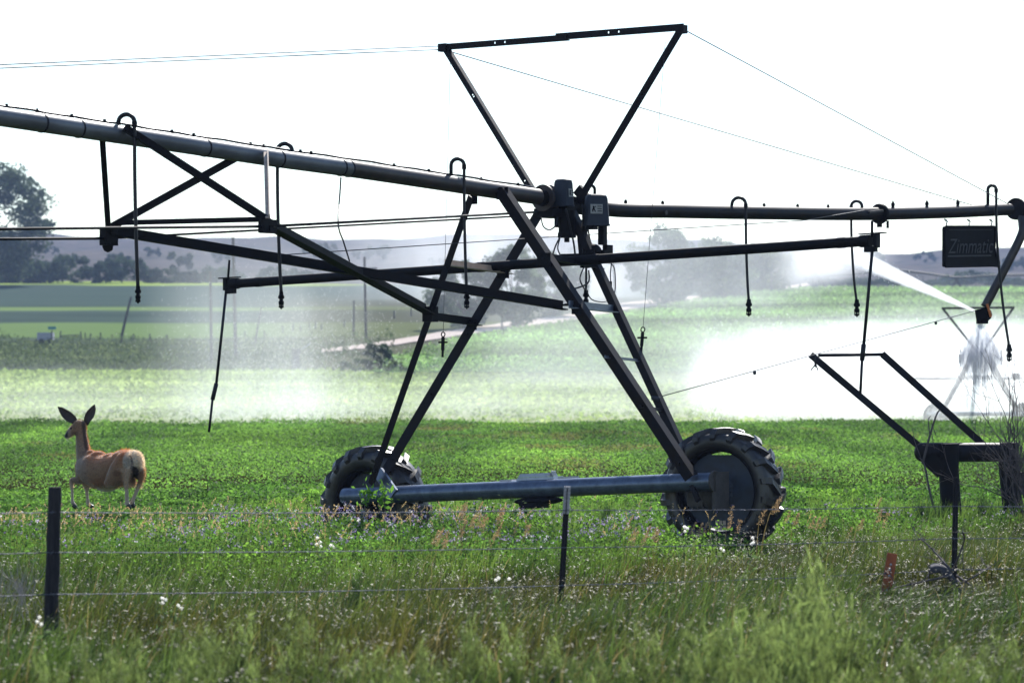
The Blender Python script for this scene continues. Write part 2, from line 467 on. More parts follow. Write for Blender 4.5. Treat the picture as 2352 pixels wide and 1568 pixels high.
a = PQ(2334, 480); mb.lathe(a - pv * .02, ((.155, 0), (.155, .03)), pv, 32)
for k in range(8):
    t = k * math.pi / 4 + .3; mb.lathe(a - pv * .035 + (bv * math.cos(t) + zv * math.sin(t)) * .125, ((.014, 0), (.014, .016)), pv, 6)
part(mb, "end_flange", M['steel'], 40, o3)
a = PQ(1252, 455); mb = MB().lathe(a - pv * .05, ((.15, 0), (.15, .03), (.10, .04), (.10, .12), (.15, .13), (.15, .16)), pv, 28)
part(mb, "pipe_flange", M['pipe_rust'], 40, o2)
# flexible coupling between the two pipes
part(MB().tube([PQ(1245, 454), PQ(1300, 470), PQ(1385, 480)], .095, 20), "pivot_joint", M['steel_dark'], 40)
# outlets and the power cable on top of the pipe
for side, lst, par in ((0, (15, 85, 165, 240, 395, 445, 575, 605, 690, 715), o), (1, (905, 985, 1105, 1190), o2), (2, (1437, 1522, 1755, 1832, 1902, 2051, 2129, 2200), o3)):
    for dx in lst:
        mb = MB(); a = PQ(dx, pipe_at(dx)); top = .083 if side == 2 else RP
        if dx >= 2050: mb.lathe(a + zv * (top - .01), ((.022, 0), (.022, .03), (.028, .035), (.024, .06), (.008, .085), (.006, .1)), zv, 10)
        else: mb.lathe(a + zv * (top - .01), ((.02, 0), (.02, .03), (.014, .032), (.014, .045)), zv, 8)
        part(mb, "pipe_outlet", M['steel_dark'], 40, par)
cpts = []
for i, dx in enumerate(np.linspace(-300, 1225, 46)):
    dd = max(dx, 0); y = pipe_at(dd) if dx >= 0 else 268 + dx * .148
    cpts.append(PQ(dx, y) + zv * (RP + .008 + .010 * (.5 + .5 * math.sin(i * 1.9))) + bv * (.01 * math.sin(i * .8)))
part(MB().tube(cpts, .012, 6), "power_cable", M['hose'], True)
mb = MB()
mb.lathe(PQ(1515, 483) + bv * .085 - zv * .03, ((.0, 0), (.03, .0), (.03, .012)), bv, 6); part(mb, "pipe_lug", M['rustplate'], False, o3)
part(MB().box(PQ(2025, 487, .09) - pv * .15, (.03, .36, .03), (bv, nrm(pv * .97 + zv * .1), zv)), "cable_bracket", M['rustplate'], False, o3)

# truss under the span: two gussets, four struts, tie bar and rods
g1 = PQ(250, 545, -.9); g2 = PQ(615, 520, .9)
def strut(name, p, q, wdt, mat='steel_dark', up=zv, flip=1, parent=None):
    return part(MB().angle(p, q, wdt, up, .012, flip), name, M[mat], False, parent)
strut("truss_strut", PQ(235, 318, -.05), g1, .055)
strut("truss_strut", PQ(548, 368, -.05), g1 + zv * .05, .075)
strut("truss_strut", PQ(283, 298, .10), g2 + zv * .03, .075)
t4 = strut("truss_strut", PQ(611, 350, .10), g2 + zv * .08, .045, 'tan'); t4['label'] = "truss strut coloured pale tan as sunlit"  # pale colour stands for the sun falling on this strut
strut("cross_tie", g1 + zv * .12 + bv * .1, g2 + zv * .05, .05)
mb = MB().box(g1, (.09, .17, .16), (bv, pv, zv)); mb.lathe(g1 - zv * .09 - pv * .03, ((.06, 0), (.06, .03)), nrm(pv + zv * .2), 8); part(mb, "gusset", M['steel_dark'], False)
mb = MB().box(g2, (.07, .2, .13), (bv, pv, zv)); mb.lathe(g2 - zv * .02 - bv * .05, ((.03, 0), (.03, .1)), bv, 6); part(mb, "gusset", M['steel_dark'], False)
def rod(name, pts, r, mat='steel_dark', n=8, parent=None): return part(MB().tube(pts, r, n), name, M[mat], True, parent)
rod("truss_rod", [PQ(-420, 525, .9), PQ(0, 526, .9), g2 + zv * .0], .0135)
rod("truss_rod", [PQ(-420, 551, -.9), PQ(0, 549, -.9), g1 - zv * .01], .014)
rod("truss_rod", [g2, PQ(1235, 487, .12)], .013)
rod("truss_rod", [g1 - zv * .01, PQ(1180, 497, -.12)], .011)
rod("stay_wire", [PQ(655, 585, -.55), PQ(1240, 546, .0), PQ(1850, 506, .1), PQ(1985, 483, .1)], .005, 'wire')

# legs of the tower
Lb1, Lb2 = PT(852, 1112, -.45), PT(884, 1085, -.12)
Rb1, Rb2 = PT(1583, 1098, -.45), PT(1567, 1046, .1)
L1t, L2t = PQ(1082, 452, -.10), PQ(1246, 476, -.10)
R1t, R2t = PQ(1146, 438, .12), PQ(1308, 486, .12)
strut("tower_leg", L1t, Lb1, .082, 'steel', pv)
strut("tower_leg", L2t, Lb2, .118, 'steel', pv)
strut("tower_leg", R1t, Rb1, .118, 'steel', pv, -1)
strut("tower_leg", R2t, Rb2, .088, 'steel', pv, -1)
def on(a, b, dy):                                  # point of a leg at a height on the photo
    ya = HY - (a[2] - EYE) / a[1] * FD; yb = HY - (b[2] - EYE) / b[1] * FD
    t = (dy - ya) / (yb - ya); return a + (b - a) * t
for la, lb, y1, y2, wd, mt in ((( L1t, Lb1), (L2t, Lb2), 725, 742, .09, 'steel_dark'), ((R1t, Rb1), (R2t, Rb2), 712, 722, .085, 'galv'),
                               ((R1t, Rb1), (R2t, Rb2), 826, 834, .03, 'galv'), ((R1t, Rb1), (R2t, Rb2), 939, 947, .035, 'steel')):
    a, b = on(*la, y1), on(*lb, y2); d = nrm(b - a)
    part(MB().angle(a - d * (.12 if la[0] is R1t else 0), b + d * (.14 if la[0] is L1t else 0), wd, zv, .01), "leg_rung", M[mt], False)
for a, b in ((on(L1t, Lb1, 604), on(L2t, Lb2, 624)), (on(R1t, Rb1, 596), on(R2t, Rb2, 618))):
    part(MB().angle(a, b + nrm(b - a) * .15, .075, zv, .01), "leg_tie", M['tan' if a[0] < .2 else 'steel_dark'], False)  # left tie coloured pale to paint its sunlit top
# long braces from the truss to the legs
l1 = on(L1t, Lb1, 714)
strut("leg_brace", g2, l1, .12)
part(MB().box(l1 + zv * .0, (.13, .12, .17), (bv, pv, zv)), "brace_plate", M['steel_dark'], False)
r1 = on(R1t, Rb1, 706)
e1 = PQ(1298, 711, .55)
strut("leg_brace", g1 + zv * .03, e1, .105)
part(MB().bar(e1 + zv * .05, r1 + zv * .03, .05, .02), "brace_plate", M['steel_dark'], False)

for nm_, (a, b) in (("L", (L2t, Lb2)), ("R", (R1t, Rb1)), ("l", (L1t, Lb1)), ("r", (R2t, Rb2))):
    d = nrm(b - a); u_ = nrm(np.cross(d, pv))
    for f in (.24, .47, .70, .95): part(MB().lathe(a + (b - a) * f - pv * .03, ((.014, 0), (.014, .02)), pv, 6), "leg_bolt", M['steel'])
for c_, sz_ in ((PQ(1252, 484, -.1), .17), (PQ(1156, 444, .13), .15), (PQ(1088, 458, -.11), .12), (on(R1t, Rb1, 600), .17), (on(L2t, Lb2, 622), .16), (on(R2t, Rb2, 590), .15), (on(L2t, Lb2, 742), .13), (on(R1t, Rb1, 714), .12)):
    mb = MB().box(c_ - pv * .018, (sz_, .012, sz_ * .9), (bv, pv, zv))
    for u_, w_ in ((-.3, -.3), (.3, -.3), (.3, .3), (-.3, .3)): mb.lathe(c_ - pv * .04 + bv * u_ * sz_ + zv * w_ * sz_, ((.012, 0), (.012, .016)), pv, 6)
    part(mb, "joint_plate", M['steel_dark'])
# base beam, its drive and the wheels
ba, bb = PT(792, 1140, -.28), PT(1640, 1105, -.28)
bd = nrm(bb - ba)
beam = part(MB().tube([ba, bb], .098, 32), "base_beam", M['galv'], 40)
mb = MB().lathe(bb - bd * .0, ((.115, 0), (.115, .02)), bd, 24); mb.box(bb + bd * .02 + pv * .10 - zv * .10, (.05, .26, .40), (bd, pv, zv)); mb.lathe(bb + bd * .022 - pv * .0 + zv * .05, ((.03, 0), (.03, .015)), bd, 12)
part(mb, "end_plate", M['rustplate'], 40, beam)
for (px_, py_, tt) in ((905, 1100, 0), (1592, 1108, 1)):
    foot = (PT(872, 1084, -.28), PT(905, 1135, -.38)) if not tt else (PT(1580, 1085, -.3), PT(1604, 1150, -.40))
    part(MB().bar(foot[0] - pv * .02, foot[1], .05 if tt else .14, .035, pv), "leg_foot", M['steel' if tt else 'galv'], False)
mc = ba + (bb - ba) * .535 + zv * .11 + pv * .10
mc = mc - zv * .02
mb = MB().box(mc, (.56, .22, .075), (bd, pv, zv), .86); mb.box(mc + zv * .06 - bd * .03, (.40, .2, .04), (bd, pv, zv), .9)
mb.box(mc - bd * .40 - zv * .01, (.16, .2, .07), (bd, pv, zv)); mb.box(mc + bd * .38 + zv * .0, (.18, .16, .06), (bd, pv, zv)); mb.lathe(mc + bd * .18 + zv * .05, ((.03, 0), (.03, .05)), zv, 10)
part(mb, "drive_motor", solid("motor_paint", (.42, .44, .48), .4, .3, (.3, .32, .36), 6), False)
mb = MB().ell(mc - zv * .225 - pv * .1 + bd * .05, (.33, .12, .05), 14, 8, (bd, pv, zv)); mb.box(mc - zv * .26 - pv * .12, (.28, .18, .09), (bd, pv, zv))
part(mb, "gear_case", M['steel_dark'], False)

def wheel(c, Rr, Wd, rr, yaw=0.0, lean=0.0, label=None):
    """tyre with slanted lugs, rim, dished disc with cut-outs and hub; local x = rolling direction, y = axle"""
    Mx = Matrix(((BX, PX, 0), (BY, PY, 0), (0, 0, 1))).to_4x4()
    Mx = Matrix.Translation(tuple(c)) @ Matrix.Rotation(yaw, 4, 'Z') @ Mx @ Matrix.Rotation(lean, 4, 'X')
    sec = []                                       # closed tyre section, radius and offset
    hw_ = Wd / 2; sh = Rr - rr
    for (u, r_) in ((-.78, 0), (-.98, .22), (-1.0, .48), (-.93, .72), (-.80, .84), (-.45, .90), (0, .92), (.45, .90), (.80, .84), (.93, .72), (1.0, .48), (.98, .22), (.78, 0), (.70, .02), (.85, .3), (.80, .66), (.3, .8), (-.3, .8), (-.80, .66), (-.85, .3), (-.70, .02)):
        sec.append((rr + sh * r_, u * hw_))
    n = 56; k = len(sec); mb = MB(); V = []; F = []
    for i in range(n):
        t = 2 * math.pi * i / n
        for r_, y in sec: V.append((r_ * math.cos(t), y, r_ * math.sin(t)))
    for i in range(n):
        for j in range(k): F.append((i * k + j, i * k + (j + 1) % k, ((i + 1) % n) * k + (j + 1) % k, ((i + 1) % n) * k + j))
    mb.add(V, F)
    tyre_b = mb
    nl = 18
    lug = MB()
    for sgn in (-1, 1):
        for i in range(nl):
            t0 = 2 * math.pi * (i + (.5 if sgn > 0 else 0)) / nl
            prof = ((-.02, .915, .0), (.45, .90, .10), (.80, .845, .19), (.95, .70, .215), (1.0, .52, .22))
            for a in range(len(prof) - 1):
                V = []
                for (u, r_, dt) in (prof[a], prof[a + 1]):
                    hl = .075 if u < .97 else .03
                    for dth in (-.052, .052):
                        t = t0 + dt + dth; rb = rr + sh * (r_ - .06); rt = rr + sh * (r_ + .09) + hl * .5 * (1 if u < .9 else .2)
                        yb = sgn * u * hw_; yt = sgn * (u * hw_ + (.02 if u > .9 else 0))
                        V += [(rb * math.cos(t), yb, rb * math.sin(t)), (rt * math.cos(t), yt, rt * math.sin(t))]
                lug.add(V, [(0, 1, 3, 2), (4, 6, 7, 5), (1, 5, 7, 3), (0, 2, 6, 4), (0, 4, 5, 1), (2, 3, 7, 6)])
    ty = part(tyre_b.xf(Mx), "wheel", M['rubber'], True) if False else None
    wh = bpy.data.objects.new("wheel", None); COL.objects.link(wh); wh.parent = root; ORG[wh.name] = ORG[root.name]; wh.empty_display_size = .1
    if label: wh['label'] = label
    part(tyre_b.xf(Mx) if ty is None else tyre_b, "tyre", M['rubber'], True, wh)
    lug.xf(Mx).build("tyre_lugs", M['rubber'], wh)
    rim = MB().lathe((0, 0, 0), ((rr + .012, -hw_ * .80), (rr - .012, -hw_ * .76), (rr - .03, -hw_ * .3), (rr - .03, hw_ * .3), (rr - .012, hw_ * .76), (rr + .012, hw_ * .80)), (0, 1, 0), 48)
    rim.f = [f for f in rim.f if len(f) == 4]
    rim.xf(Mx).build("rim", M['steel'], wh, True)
    # disc with four crescent cut-outs
    db = MB(); nn = 96; V = []; F = []
    def outer(t):
        a = (t + math.pi / 4) % (math.pi / 2) - math.pi / 4
        cut = max(0, min(1, (.40 - abs(a)) / .12))
        flat = (rr - .02) * (1 - .055) if True else 0
        return (rr - .012) * (1 - cut) + min(rr - .012, (rr * .865) / max(math.cos(a), .5)) * cut
    yd = -hw_ * .22
    for ring in (0, .10, .16, .32, .36, 1):
        for i in range(nn):
            t = 2 * math.pi * i / nn
            r_ = outer(t) * ring if ring < 1 else outer(t)
            y = yd - (.05 if ring <= .10 else .03 if ring <= .16 else .012 if ring < .36 else 0)
            V.append((r_ * math.cos(t), y, r_ * math.sin(t)))
    for q in range(5):
        for i in range(nn):
            i2 = (i + 1) % nn; F.append((q * nn + i, q * nn + i2, (q + 1) * nn + i2, (q + 1) * nn + i))
    m_ = len(V); V2 = [(x, y + .012, z) for x, y, z in V]; F2 = [tuple(m_ + i for i in reversed(f)) for f in F]
    F3 = [(5 * nn + i, 5 * nn + (i + 1) % nn, m_ + 5 * nn + (i + 1) % nn, m_ + 5 * nn + i) for i in range(nn)]
    db.add(V + V2, F + F2 + F3)
    for i in range(8):
        t = 2 * math.pi * i / 8; db.lathe((.13 * math.cos(t), yd - .045, .13 * math.sin(t)), ((.014, 0), (.014, .02)), (0, 1, 0), 6)
    db.xf(Mx).build("wheel_disc", M['disc'], wh, 30)
    hb = MB().lathe((0, yd - .16, 0), ((.05, 0), (.08, .02), (.08, .10), (.05, .12), (.05, .16)), (0, 1, 0), 20)
    for i in range(10): t = 2 * math.pi * i / 10; hb.lathe((.10 * math.cos(t), yd - .075, .10 * math.sin(t)), ((.012, 0), (.012, .03)), (0, 1, 0), 6)
    hb.xf(Mx).build("hub", M['rustplate'], wh, 40)
    return Mx, yd
cR = PT(1660, 1128, .22); cL = PT(863, 1170, .18)
MxR, ydR = wheel(cR, .655, .40, .455, R(6), 0, "right lugged tyre with blue painted disc")
wheel(cL, .715, .42, .48, R(-5), R(2), "left lugged tyre half sunk in the alfalfa")
# gearbox between the beam end and the right disc, and the small plate on the disc
gq = cR - pv * .20
mb = MB().ell(gq - bv * .02, (.12, .10, .19), 14, 10, (bv, pv, zv)); mb.box(gq - pv * .02 - bv * .20 - zv * .02, (.20, .05, .28), (bv, pv, zv)); mb.lathe(gq - pv * .06, ((.07, 0), (.09, .05), (.09, .14), (.12, .18)), pv, 16)
for k in range(4): mb.lathe(gq - pv * .06 - bv * (.30 - .07 * k) - zv * .17, ((.012, 0), (.012, .02)), pv, 6)
part(mb, "gear_box", M['rustplate'], 40)
gl = cL - pv * .20
part(MB().ell(gl, (.12, .10, .17), 14, 10, (bv, pv, zv)).lathe(gl - pv * .02, ((.08, 0), (.10, .1), (.12, .16)), pv, 16), "gear_box", M['steel'], 40)
mb = MB()
for r_ in range(2):
    for c_ in range(3):
        mb.box(Vector(MxR @ Vector((-.045 + c_ * .045, ydR - .006, -.335 - r_ * .06))), (.036, .008, .048), (bv, pv, zv))
part(mb, "data_plate", M['tan'], False)

def holed(mb, p, q, wdt, holes, up, flip=1, t=.012, hs=.022):
    p = V3(p); q = V3(q); d = nrm(q - p); a = nrm(np.cross(d, V3(up))) * flip; b = np.cross(a, d) * flip; L = np.linalg.norm(q - p)
    cuts = sorted(holes); z0 = 0
    for h in cuts:
        c0, c1 = h * L - hs / 2, h * L + hs / 2
        mb.box(p + d * (z0 + c0) / 2, (wdt, t, c0 - z0), (a, b, d))
        for s_ in (-1, 1): mb.box(p + d * h * L + a * s_ * (wdt / 4 + hs / 4), (wdt / 2 - hs / 2, t, hs), (a, b, d))
        z0 = c1
    mb.box(p + d * (z0 + L) / 2, (wdt, t, L - z0), (a, b, d))
    mb.box((p + q) / 2 - a * (wdt / 2 - t / 2) + b * (wdt / 2 + .0005), (t, wdt - t, L), (a, b, d))
    return mb
# mast above the tower
vl, vr = PT(1019, 108, .28), PT(1565, 66, .28)
a1, a2 = PQ(1227, 440, -.05), PQ(1328, 455, .10)
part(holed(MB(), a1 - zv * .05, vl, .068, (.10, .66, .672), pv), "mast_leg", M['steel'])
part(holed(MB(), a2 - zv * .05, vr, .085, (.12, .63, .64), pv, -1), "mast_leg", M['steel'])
vd = nrm(vr - vl); mid = vl + (vr - vl) * .5
mb = holed(MB(), vl - vd * .02, mid + vd * .1, .065, (.43, .51), pv); holed(mb, mid - vd * .06 + zv * .02 + pv * .014, vr + vd * .02 + zv * .02 + pv * .014, .07, (.42, .50), pv)
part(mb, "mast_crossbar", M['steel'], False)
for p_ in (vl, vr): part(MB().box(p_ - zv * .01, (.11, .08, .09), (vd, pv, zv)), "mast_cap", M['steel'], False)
part(MB().box(PQ(1338, 448, .10), (.12, .05, .2), (nrm(bv + zv), pv, nrm(zv - bv))), "mast_plate", M['steel_dark'], False)
# support cables
def cable(pts, r=.0055, mat='wire'): return rod("support_cable", pts, r, mat, 5)
cable([PT(1013, 106, .28), PT(0, 149, -.4) * 0 + PQ(0, 149, -1.35), PQ(-420, 170, -1.35)], .0055)
cable([PT(1013, 114, .28), PQ(0, 157, -1.30), PQ(-420, 177, -1.30)], .0055)
cable([PT(1030, 118, .28), PQ(2232, 471, -.07)], .006)
cable([PT(1570, 68, .28), PQ(2318, 470, .085)], .006)
k1 = on(L2t, Lb2, 822); k2 = on(R2t, Rb2, 812)
def hang(a, b, nm):
    d = nrm(b - a); L = np.linalg.norm(b - a)
    rod("hanging_wire", [a, b - d * .18], .0028, 'wire', 5)
    mb = MB()
    c = b - d * .16
    for i in range(16):
        t0, t1 = 2 * math.pi * i / 16, 2 * math.pi * (i + 1) / 16
        mb.tube([c + (bv * math.cos(t0) + d * math.sin(t0)) * .026, c + (bv * math.cos(t1) + d * math.sin(t1)) * .026], .007, 5)
    mb.bar(b - d * .13, b + d * .02, .035, .02); mb.box(b - d * .07, (.11, .03, .02), (bv, pv, d)); mb.bar(b - d * .0, b + d * .10, .02, .02)
    part(mb, "turnbuckle", M['steel_dark'], False)
hang(PT(1035, 112, .28), PT(1017, 800, .10), 0)
hang(PT(1528, 96, .28), PT(1474, 790, .32), 1)
part(MB().tube(spline([PQ(783, 408, .02), PQ(781, 440, .1), PQ(777, 515, .5), PQ(790, 558, .5), PQ(803, 600, .45)]), .008, 6), "signal_cable", M['hose'], True)

# control boxes
def control_box(dx0, dy0, dx1, dy1, q, rot, lab):
    Y = PQ((dx0 + dx1) / 2, (dy0 + dy1) / 2, q)[1]
    b0 = P((dx0 + dx1) / 2, dy1, Y); h = (dy1 - dy0) / FD * Y
    ca, sa = math.cos(rot), math.sin(rot)
    ax, ay = V3((ca, sa, 0)), V3((-sa, ca, 0))
    W0 = (dx1 - dx0) / FD * Y / (abs(ca) + .78 * abs(sa)); D0 = W0 * .78
    mb = MB(); V = []; F = []; n = 24
    lv = [(0, 1.06), (.05, 1.06), (.051, 1.0), (.25, .975), (.6, .92), (.85, .87), (.95, .78), (.99, .6), (1.0, .3)]
    for hh, k in lv:
        for i in range(n):
            t = 2 * math.pi * i / n; c_, s_ = math.cos(t), math.sin(t)
            e = 5.0; rr_ = (abs(c_) ** e + abs(s_) ** e) ** (-1 / e)
            V.append(b0 + ax * c_ * rr_ * W0 / 2 * k + ay * s_ * rr_ * D0 / 2 * k + zv * h * hh)
    for j in range(len(lv) - 1):
        for i in range(n):
            i2 = (i + 1) % n; F.append((j * n + i, j * n + i2, (j + 1) * n + i2, (j + 1) * n + i))
    F.append(tuple(range(n - 1, -1, -1))); F.append(tuple((len(lv) - 1) * n + i for i in range(n)))
    mb.add(V, F)
    bx = part(mb, "control_box", M['box'], 35, label=lab)
    return bx, b0, ax, ay, W0, D0, h
bx1, b0, ax, ay, W0, D0, hh = control_box(1266, 411, 1322, 474, .15, R(-38), "taller control box nearer the rusty pipe")
def sticker(bx, c, ux, uz, nrmv, w_, h_):
    mb = MB().box(c, (w_, .004, h_), (ux, nrmv, uz)); s_ = part(mb, "warning_sticker", M['sticker'], False, bx)
    mb = MB(); f = c + nrmv * -.004
    mb.box(f + uz * h_ * .2 - ux * w_ * .25, (w_ * .12, .003, h_ * .22), (ux, nrmv, uz)); mb.bar(f + uz * h_ * .1 - ux * w_ * .25, f - uz * h_ * .3 - ux * w_ * .34, w_ * .08, .003, nrmv)
    mb.bar(f + uz * h_ * .05 - ux * w_ * .22, f - uz * h_ * .3 - ux * w_ * .1, w_ * .08, .003, nrmv); mb.bar(f + uz * h_ * .3 - ux * w_ * .05, f - uz * h_ * .1 - ux * w_ * .38, w_ * .06, .003, nrmv)
    for k in range(3): mb.box(f + ux * w_ * .25 + uz * h_ * (.28 - .25 * k), (w_ * .36, .003, h_ * .07), (ux, nrmv, uz))
    part(mb, "sticker_figure", M['black'], False, bx)
lean1 = nrm(zv - (-ay) * 0 + ax * -.10)
sticker(bx1, b0 + ax * (W0 / 2 * .965 + .004) + zv * hh * .48, ay, nrm(zv - ax * .06), -ax, D0 * .5, hh * .3)
bx2, b0, ax, ay, W0, D0, hh = control_box(1337, 446, 1402, 519, .42, R(12), "wider control box hung lower in front of the pipe")
sticker(bx2, b0 - ay * (D0 / 2 * .955 + .004) - ax * W0 * .08 + zv * hh * .52, ax, nrm(zv + ay * .06), ay, W0 * .5, hh * .3)
def pt(dx, dy, q): return PQ(dx, dy, q)
mb = MB().lathe(pt(1302, 546, .12), ((.03, -.05), (.03, 0), (.105, .0), (.105, .05), (.095, .06), (.095, .30)), zv, 18)
mb.box(pt(1296, 500, .05), (.16, .16, .22), (bv, pv, zv)); part(mb, "drive_motor", M['steel_dark'], 40)
mb = MB().box(pt(1384, 540, .42), (.075, .075, .22), (bv, pv, zv)); mb.ell(pt(1362, 578, .40), (.10, .09, .09), 12, 8); mb.box(pt(1372, 582, .40), (.27, .12, .07), (bv, pv, zv)); mb.box(pt(1396, 575, .40), (.06, .12, .12), (bv, pv, zv)); mb.box(pt(1360, 522, .42), (.10, .08, .05), (bv, pv, zv))
part(mb, "box_bracket", M['steel_dark'], 40)
mb = MB().box(pt(1268, 490, .0), (.26, .34, .10), (bv, pv, zv)); mb.box(pt(1285, 478, .02), (.3, .2, .14), (bv, pv, zv)); mb.box(pt(1338, 560, .14), (.05, .12, .55), (bv, pv, nrm(zv - bv * .12))); mb.box(pt(1320, 592, .12), (.34, .1, .09), (bv, pv, zv))
part(mb, "tower_head_plate", M['steel_dark'], False)
for pts, r_ in ((((1243, 500), (1248, 520), (1262, 528), (1276, 518), (1280, 500)), .008), (((1286, 545), (1276, 565), (1268, 590)), .009), (((1286, 548), (1281, 570), (1288, 588)), .008), (((1350, 522), (1354, 545), (1360, 575)), .010),
                (((1338, 470), (1340, 520), (1346, 560)), .012), (((1342, 612), (1332, 640), (1343, 665)), .008), (((1352, 620), (1350, 650), (1310, 666)), .010), (((1346, 665), (1360, 688), (1392, 692), (1412, 670), (1412, 620), (1404, 606)), .0065),
                (((1403, 590), (1404, 606), (1402, 630), (1403, 650)), .0075), (((1300, 480), (1318, 560), (1322, 610)), .012)):
    part(MB().tube(spline([PQ(x, y, .3) for x, y in pts], 6), r_, 6), "control_cable", M['hose'], True)
part(MB().tube([PQ(1403, 646, .3), PQ(1403, 662, .3)], .014, 8), "cable_plug", M['black'], True)

# boom: the pipe across the tower with the drop rods at its ends
wa, wb = PT(530, 652, -.02), PT(2000, 553, -.02)
boom = part(MB().tube([wa, (wa + wb) / 2, wb], .054, 20), "boom_pipe", M['steel_dark'], 40)
wdv = nrm(wb - wa)
for f in (.045, .42, .60, .955): part(MB().lathe(wa + (wb - wa) * f, ((.058, 0), (.058, .09)), wdv, 20), "boom_band", M['steel_dark'], 40, boom)
for e, sg in ((wa, -1), (wb, 1)):
    mb = MB(); mb.lathe(e - wdv * .12 * (sg > 0) , ((.064, 0), (.064, .12)), wdv, 16); mb.box(e + zv * .075 + wdv * sg * .02, (.30, .07, .012), (wdv, pv, zv)); mb.box(e - zv * .085, (.13, .06, .06), (wdv, pv, zv)); mb.box(e + wdv * sg * .07, (.04, .08, .15), (wdv, pv, zv))
    part(mb, "boom_clamp", M['steel_dark'], 40, boom)
for pts in (((527, 597), (523, 650)), ((2003, 507), (2003, 545))):
    part(MB().tube([PT(x, y, -.02) for x, y in pts], .014, 8), "boom_hanger", M['steel_dark'], True)
for (xa, ya), (xb, yb), (xc, yc), (xd, yd) in (((520, 662), (497, 880), (488, 918), (480, 992)), ((2004, 570), (1984, 790), (1980, 828), (1976, 905))):
    T_ = [PT(x, y, -.02) for x, y in ((xa, ya), (xb, yb), (xc, yc), (xd, yd))]
    Y_ = T_[0][1]; T_ = [P(x, y, Y_) for x, y in ((xa, ya), (xb, yb), (xc, yc), (xd, yd))]
    d_ = part(MB().tube(T_[:2], .017, 8), "drop_rod", M['hose'], True)
    part(MB().tube(T_[1:3], .026, 8).tube([T_[2], T_[3]], .015, 8), "rod_sleeve", M['hose'], True, d_)

# goosenecks with hoses and sprinkler heads
def drop(dx0, top, dx1, qside, bot, r=.020, clampy=None):
    """dx0 where it leaves the pipe, top (x,y) of the bend, dx1 where it comes down, bot (x,y) tip of the sprinkler"""
    a = PQ(dx0, pipe_at(dx0)); y0 = HY - (a[2] + .07 - EYE) / a[1] * FD
    Yb = a[1] + BY * qside * .6
    yt = top[1] + 5
    n = 14; pts = [a + zv * .05]
    for i in range(n + 1):
        t = math.pi * i / n
        x = (dx0 + dx1) / 2 - math.cos(t) * (dx1 - dx0) / 2
        rx = abs(dx1 - dx0) / 2
        y = (yt + rx) - math.sin(t) * rx
        pts.append(P(x, y, a[1] + (Yb - a[1]) * i / n))
    gn = part(MB().tube(pts, r * 1.08, 10), "drop_hose", M['hose'], True)
    x1, y1 = dx1, yt + abs(dx1 - dx0) / 2 + 6
    bl = [P(x1, y1 - 8, Yb), P(x1 + (bot[0] - x1) * .08, y1 + (bot[1] - y1) * .3, Yb), P(x1 + (bot[0] - x1) * .5, y1 + (bot[1] - y1) * .65, Yb), P(bot[0], bot[1] - 34, Yb)]
    part(MB().tube(spline(bl, 5), r * .88, 10), "hose", M['hose'], True, gn)
    part(MB().lathe(P(x1, y1 - 8, Yb), ((r * 1.3, 0), (r * 1.3, -.05)), zv, 10), "hose_clamp", M['steel_dark'], 40, gn)
    tip = P(bot[0], bot[1], Yb); u = .043 * Yb / 36 * (36 / 30 if Yb < 30 else 1)
    k = (40 / FD * Yb) / .20
    prof = [(.006, 0), (.012, .012), (.030, .02), (.032, .032), (.012, .036), (.011, .05), (.030, .056), (.033, .085), (.022, .10), (.020, .115), (.036, .125), (.037, .145), (.026, .165), (.024, .20)]
    mb = MB().lathe(tip, [(r_ * k, h_ * k) for r_, h_ in prof], zv, 14)
    for s_ in (-1, 1): mb.box(tip + zv * .043 * k + bv * s_ * .026 * k, (.008 * k, .012 * k, .026 * k), (bv, pv, zv))
    part(mb, "sprinkler_head", M['black'], 40, gn)
drop(272, (290, 258), 309, .16, (317, 697))
drop(671, (653, 325), 637, -.16, (646, 710))
drop(1036, (1050, 360), 1066, .14, (1072, 710), .019)
drop(1366, (1356, 421), 1347, .3, (1346, 706), .016)
drop(1681, (1696, 449), 1713, .14, (1720, 727), .019)
drop(1980, (1967, 457), 1955, -.14, (1968, 728), .019)
drop(2269, (2278, 421), 2288, .13, (2318, 831), .021)

# end gun on its bent pipe
fe = PQ(2334, 480)
Yg = fe[1]
gun = part(MB().tube(spline([fe, fe + pv * .10 - zv * .02, P(2349, 515, Yg - .1), P(2344, 545, Yg - .15), P(2300, 632, Yg - .2), P(2262, 705, Yg - .2)], 6), .062, 14), "end_gun", solid("gun_pipe", (.06, .05, .05), .45, .3, (.03, .026, .03), 4), True)
gc = P(2256, 722, Yg - .2)
mb = MB().box(gc, (.17, .16, .15), (V3((.9, -.3, .2)), V3((.3, .9, 0)), V3((-.2, 0, 1)))); mb.lathe(gc - zv * .13, ((.085, 0), (.085, .06), (.07, .07), (.07, .2)), zv, 12)
mb.ell(gc + V3((.04, 0, .0)), (.10, .09, .10), 10, 6)
part(mb, "gun_body", M['black'], 30, gun)
jet_dir = nrm(P(1940, 580, 56) - gc)
part(MB().tube([gc, gc + jet_dir * .12, gc + jet_dir * .16], [.03, .028, .036], 10), "gun_nozzle", M['black'], True, gun)
part(MB().bar(P(2267, 698, Yg - .3), P(2276, 728, Yg - .3), .05, .03), "gun_lever", M['orange'], False, gun)
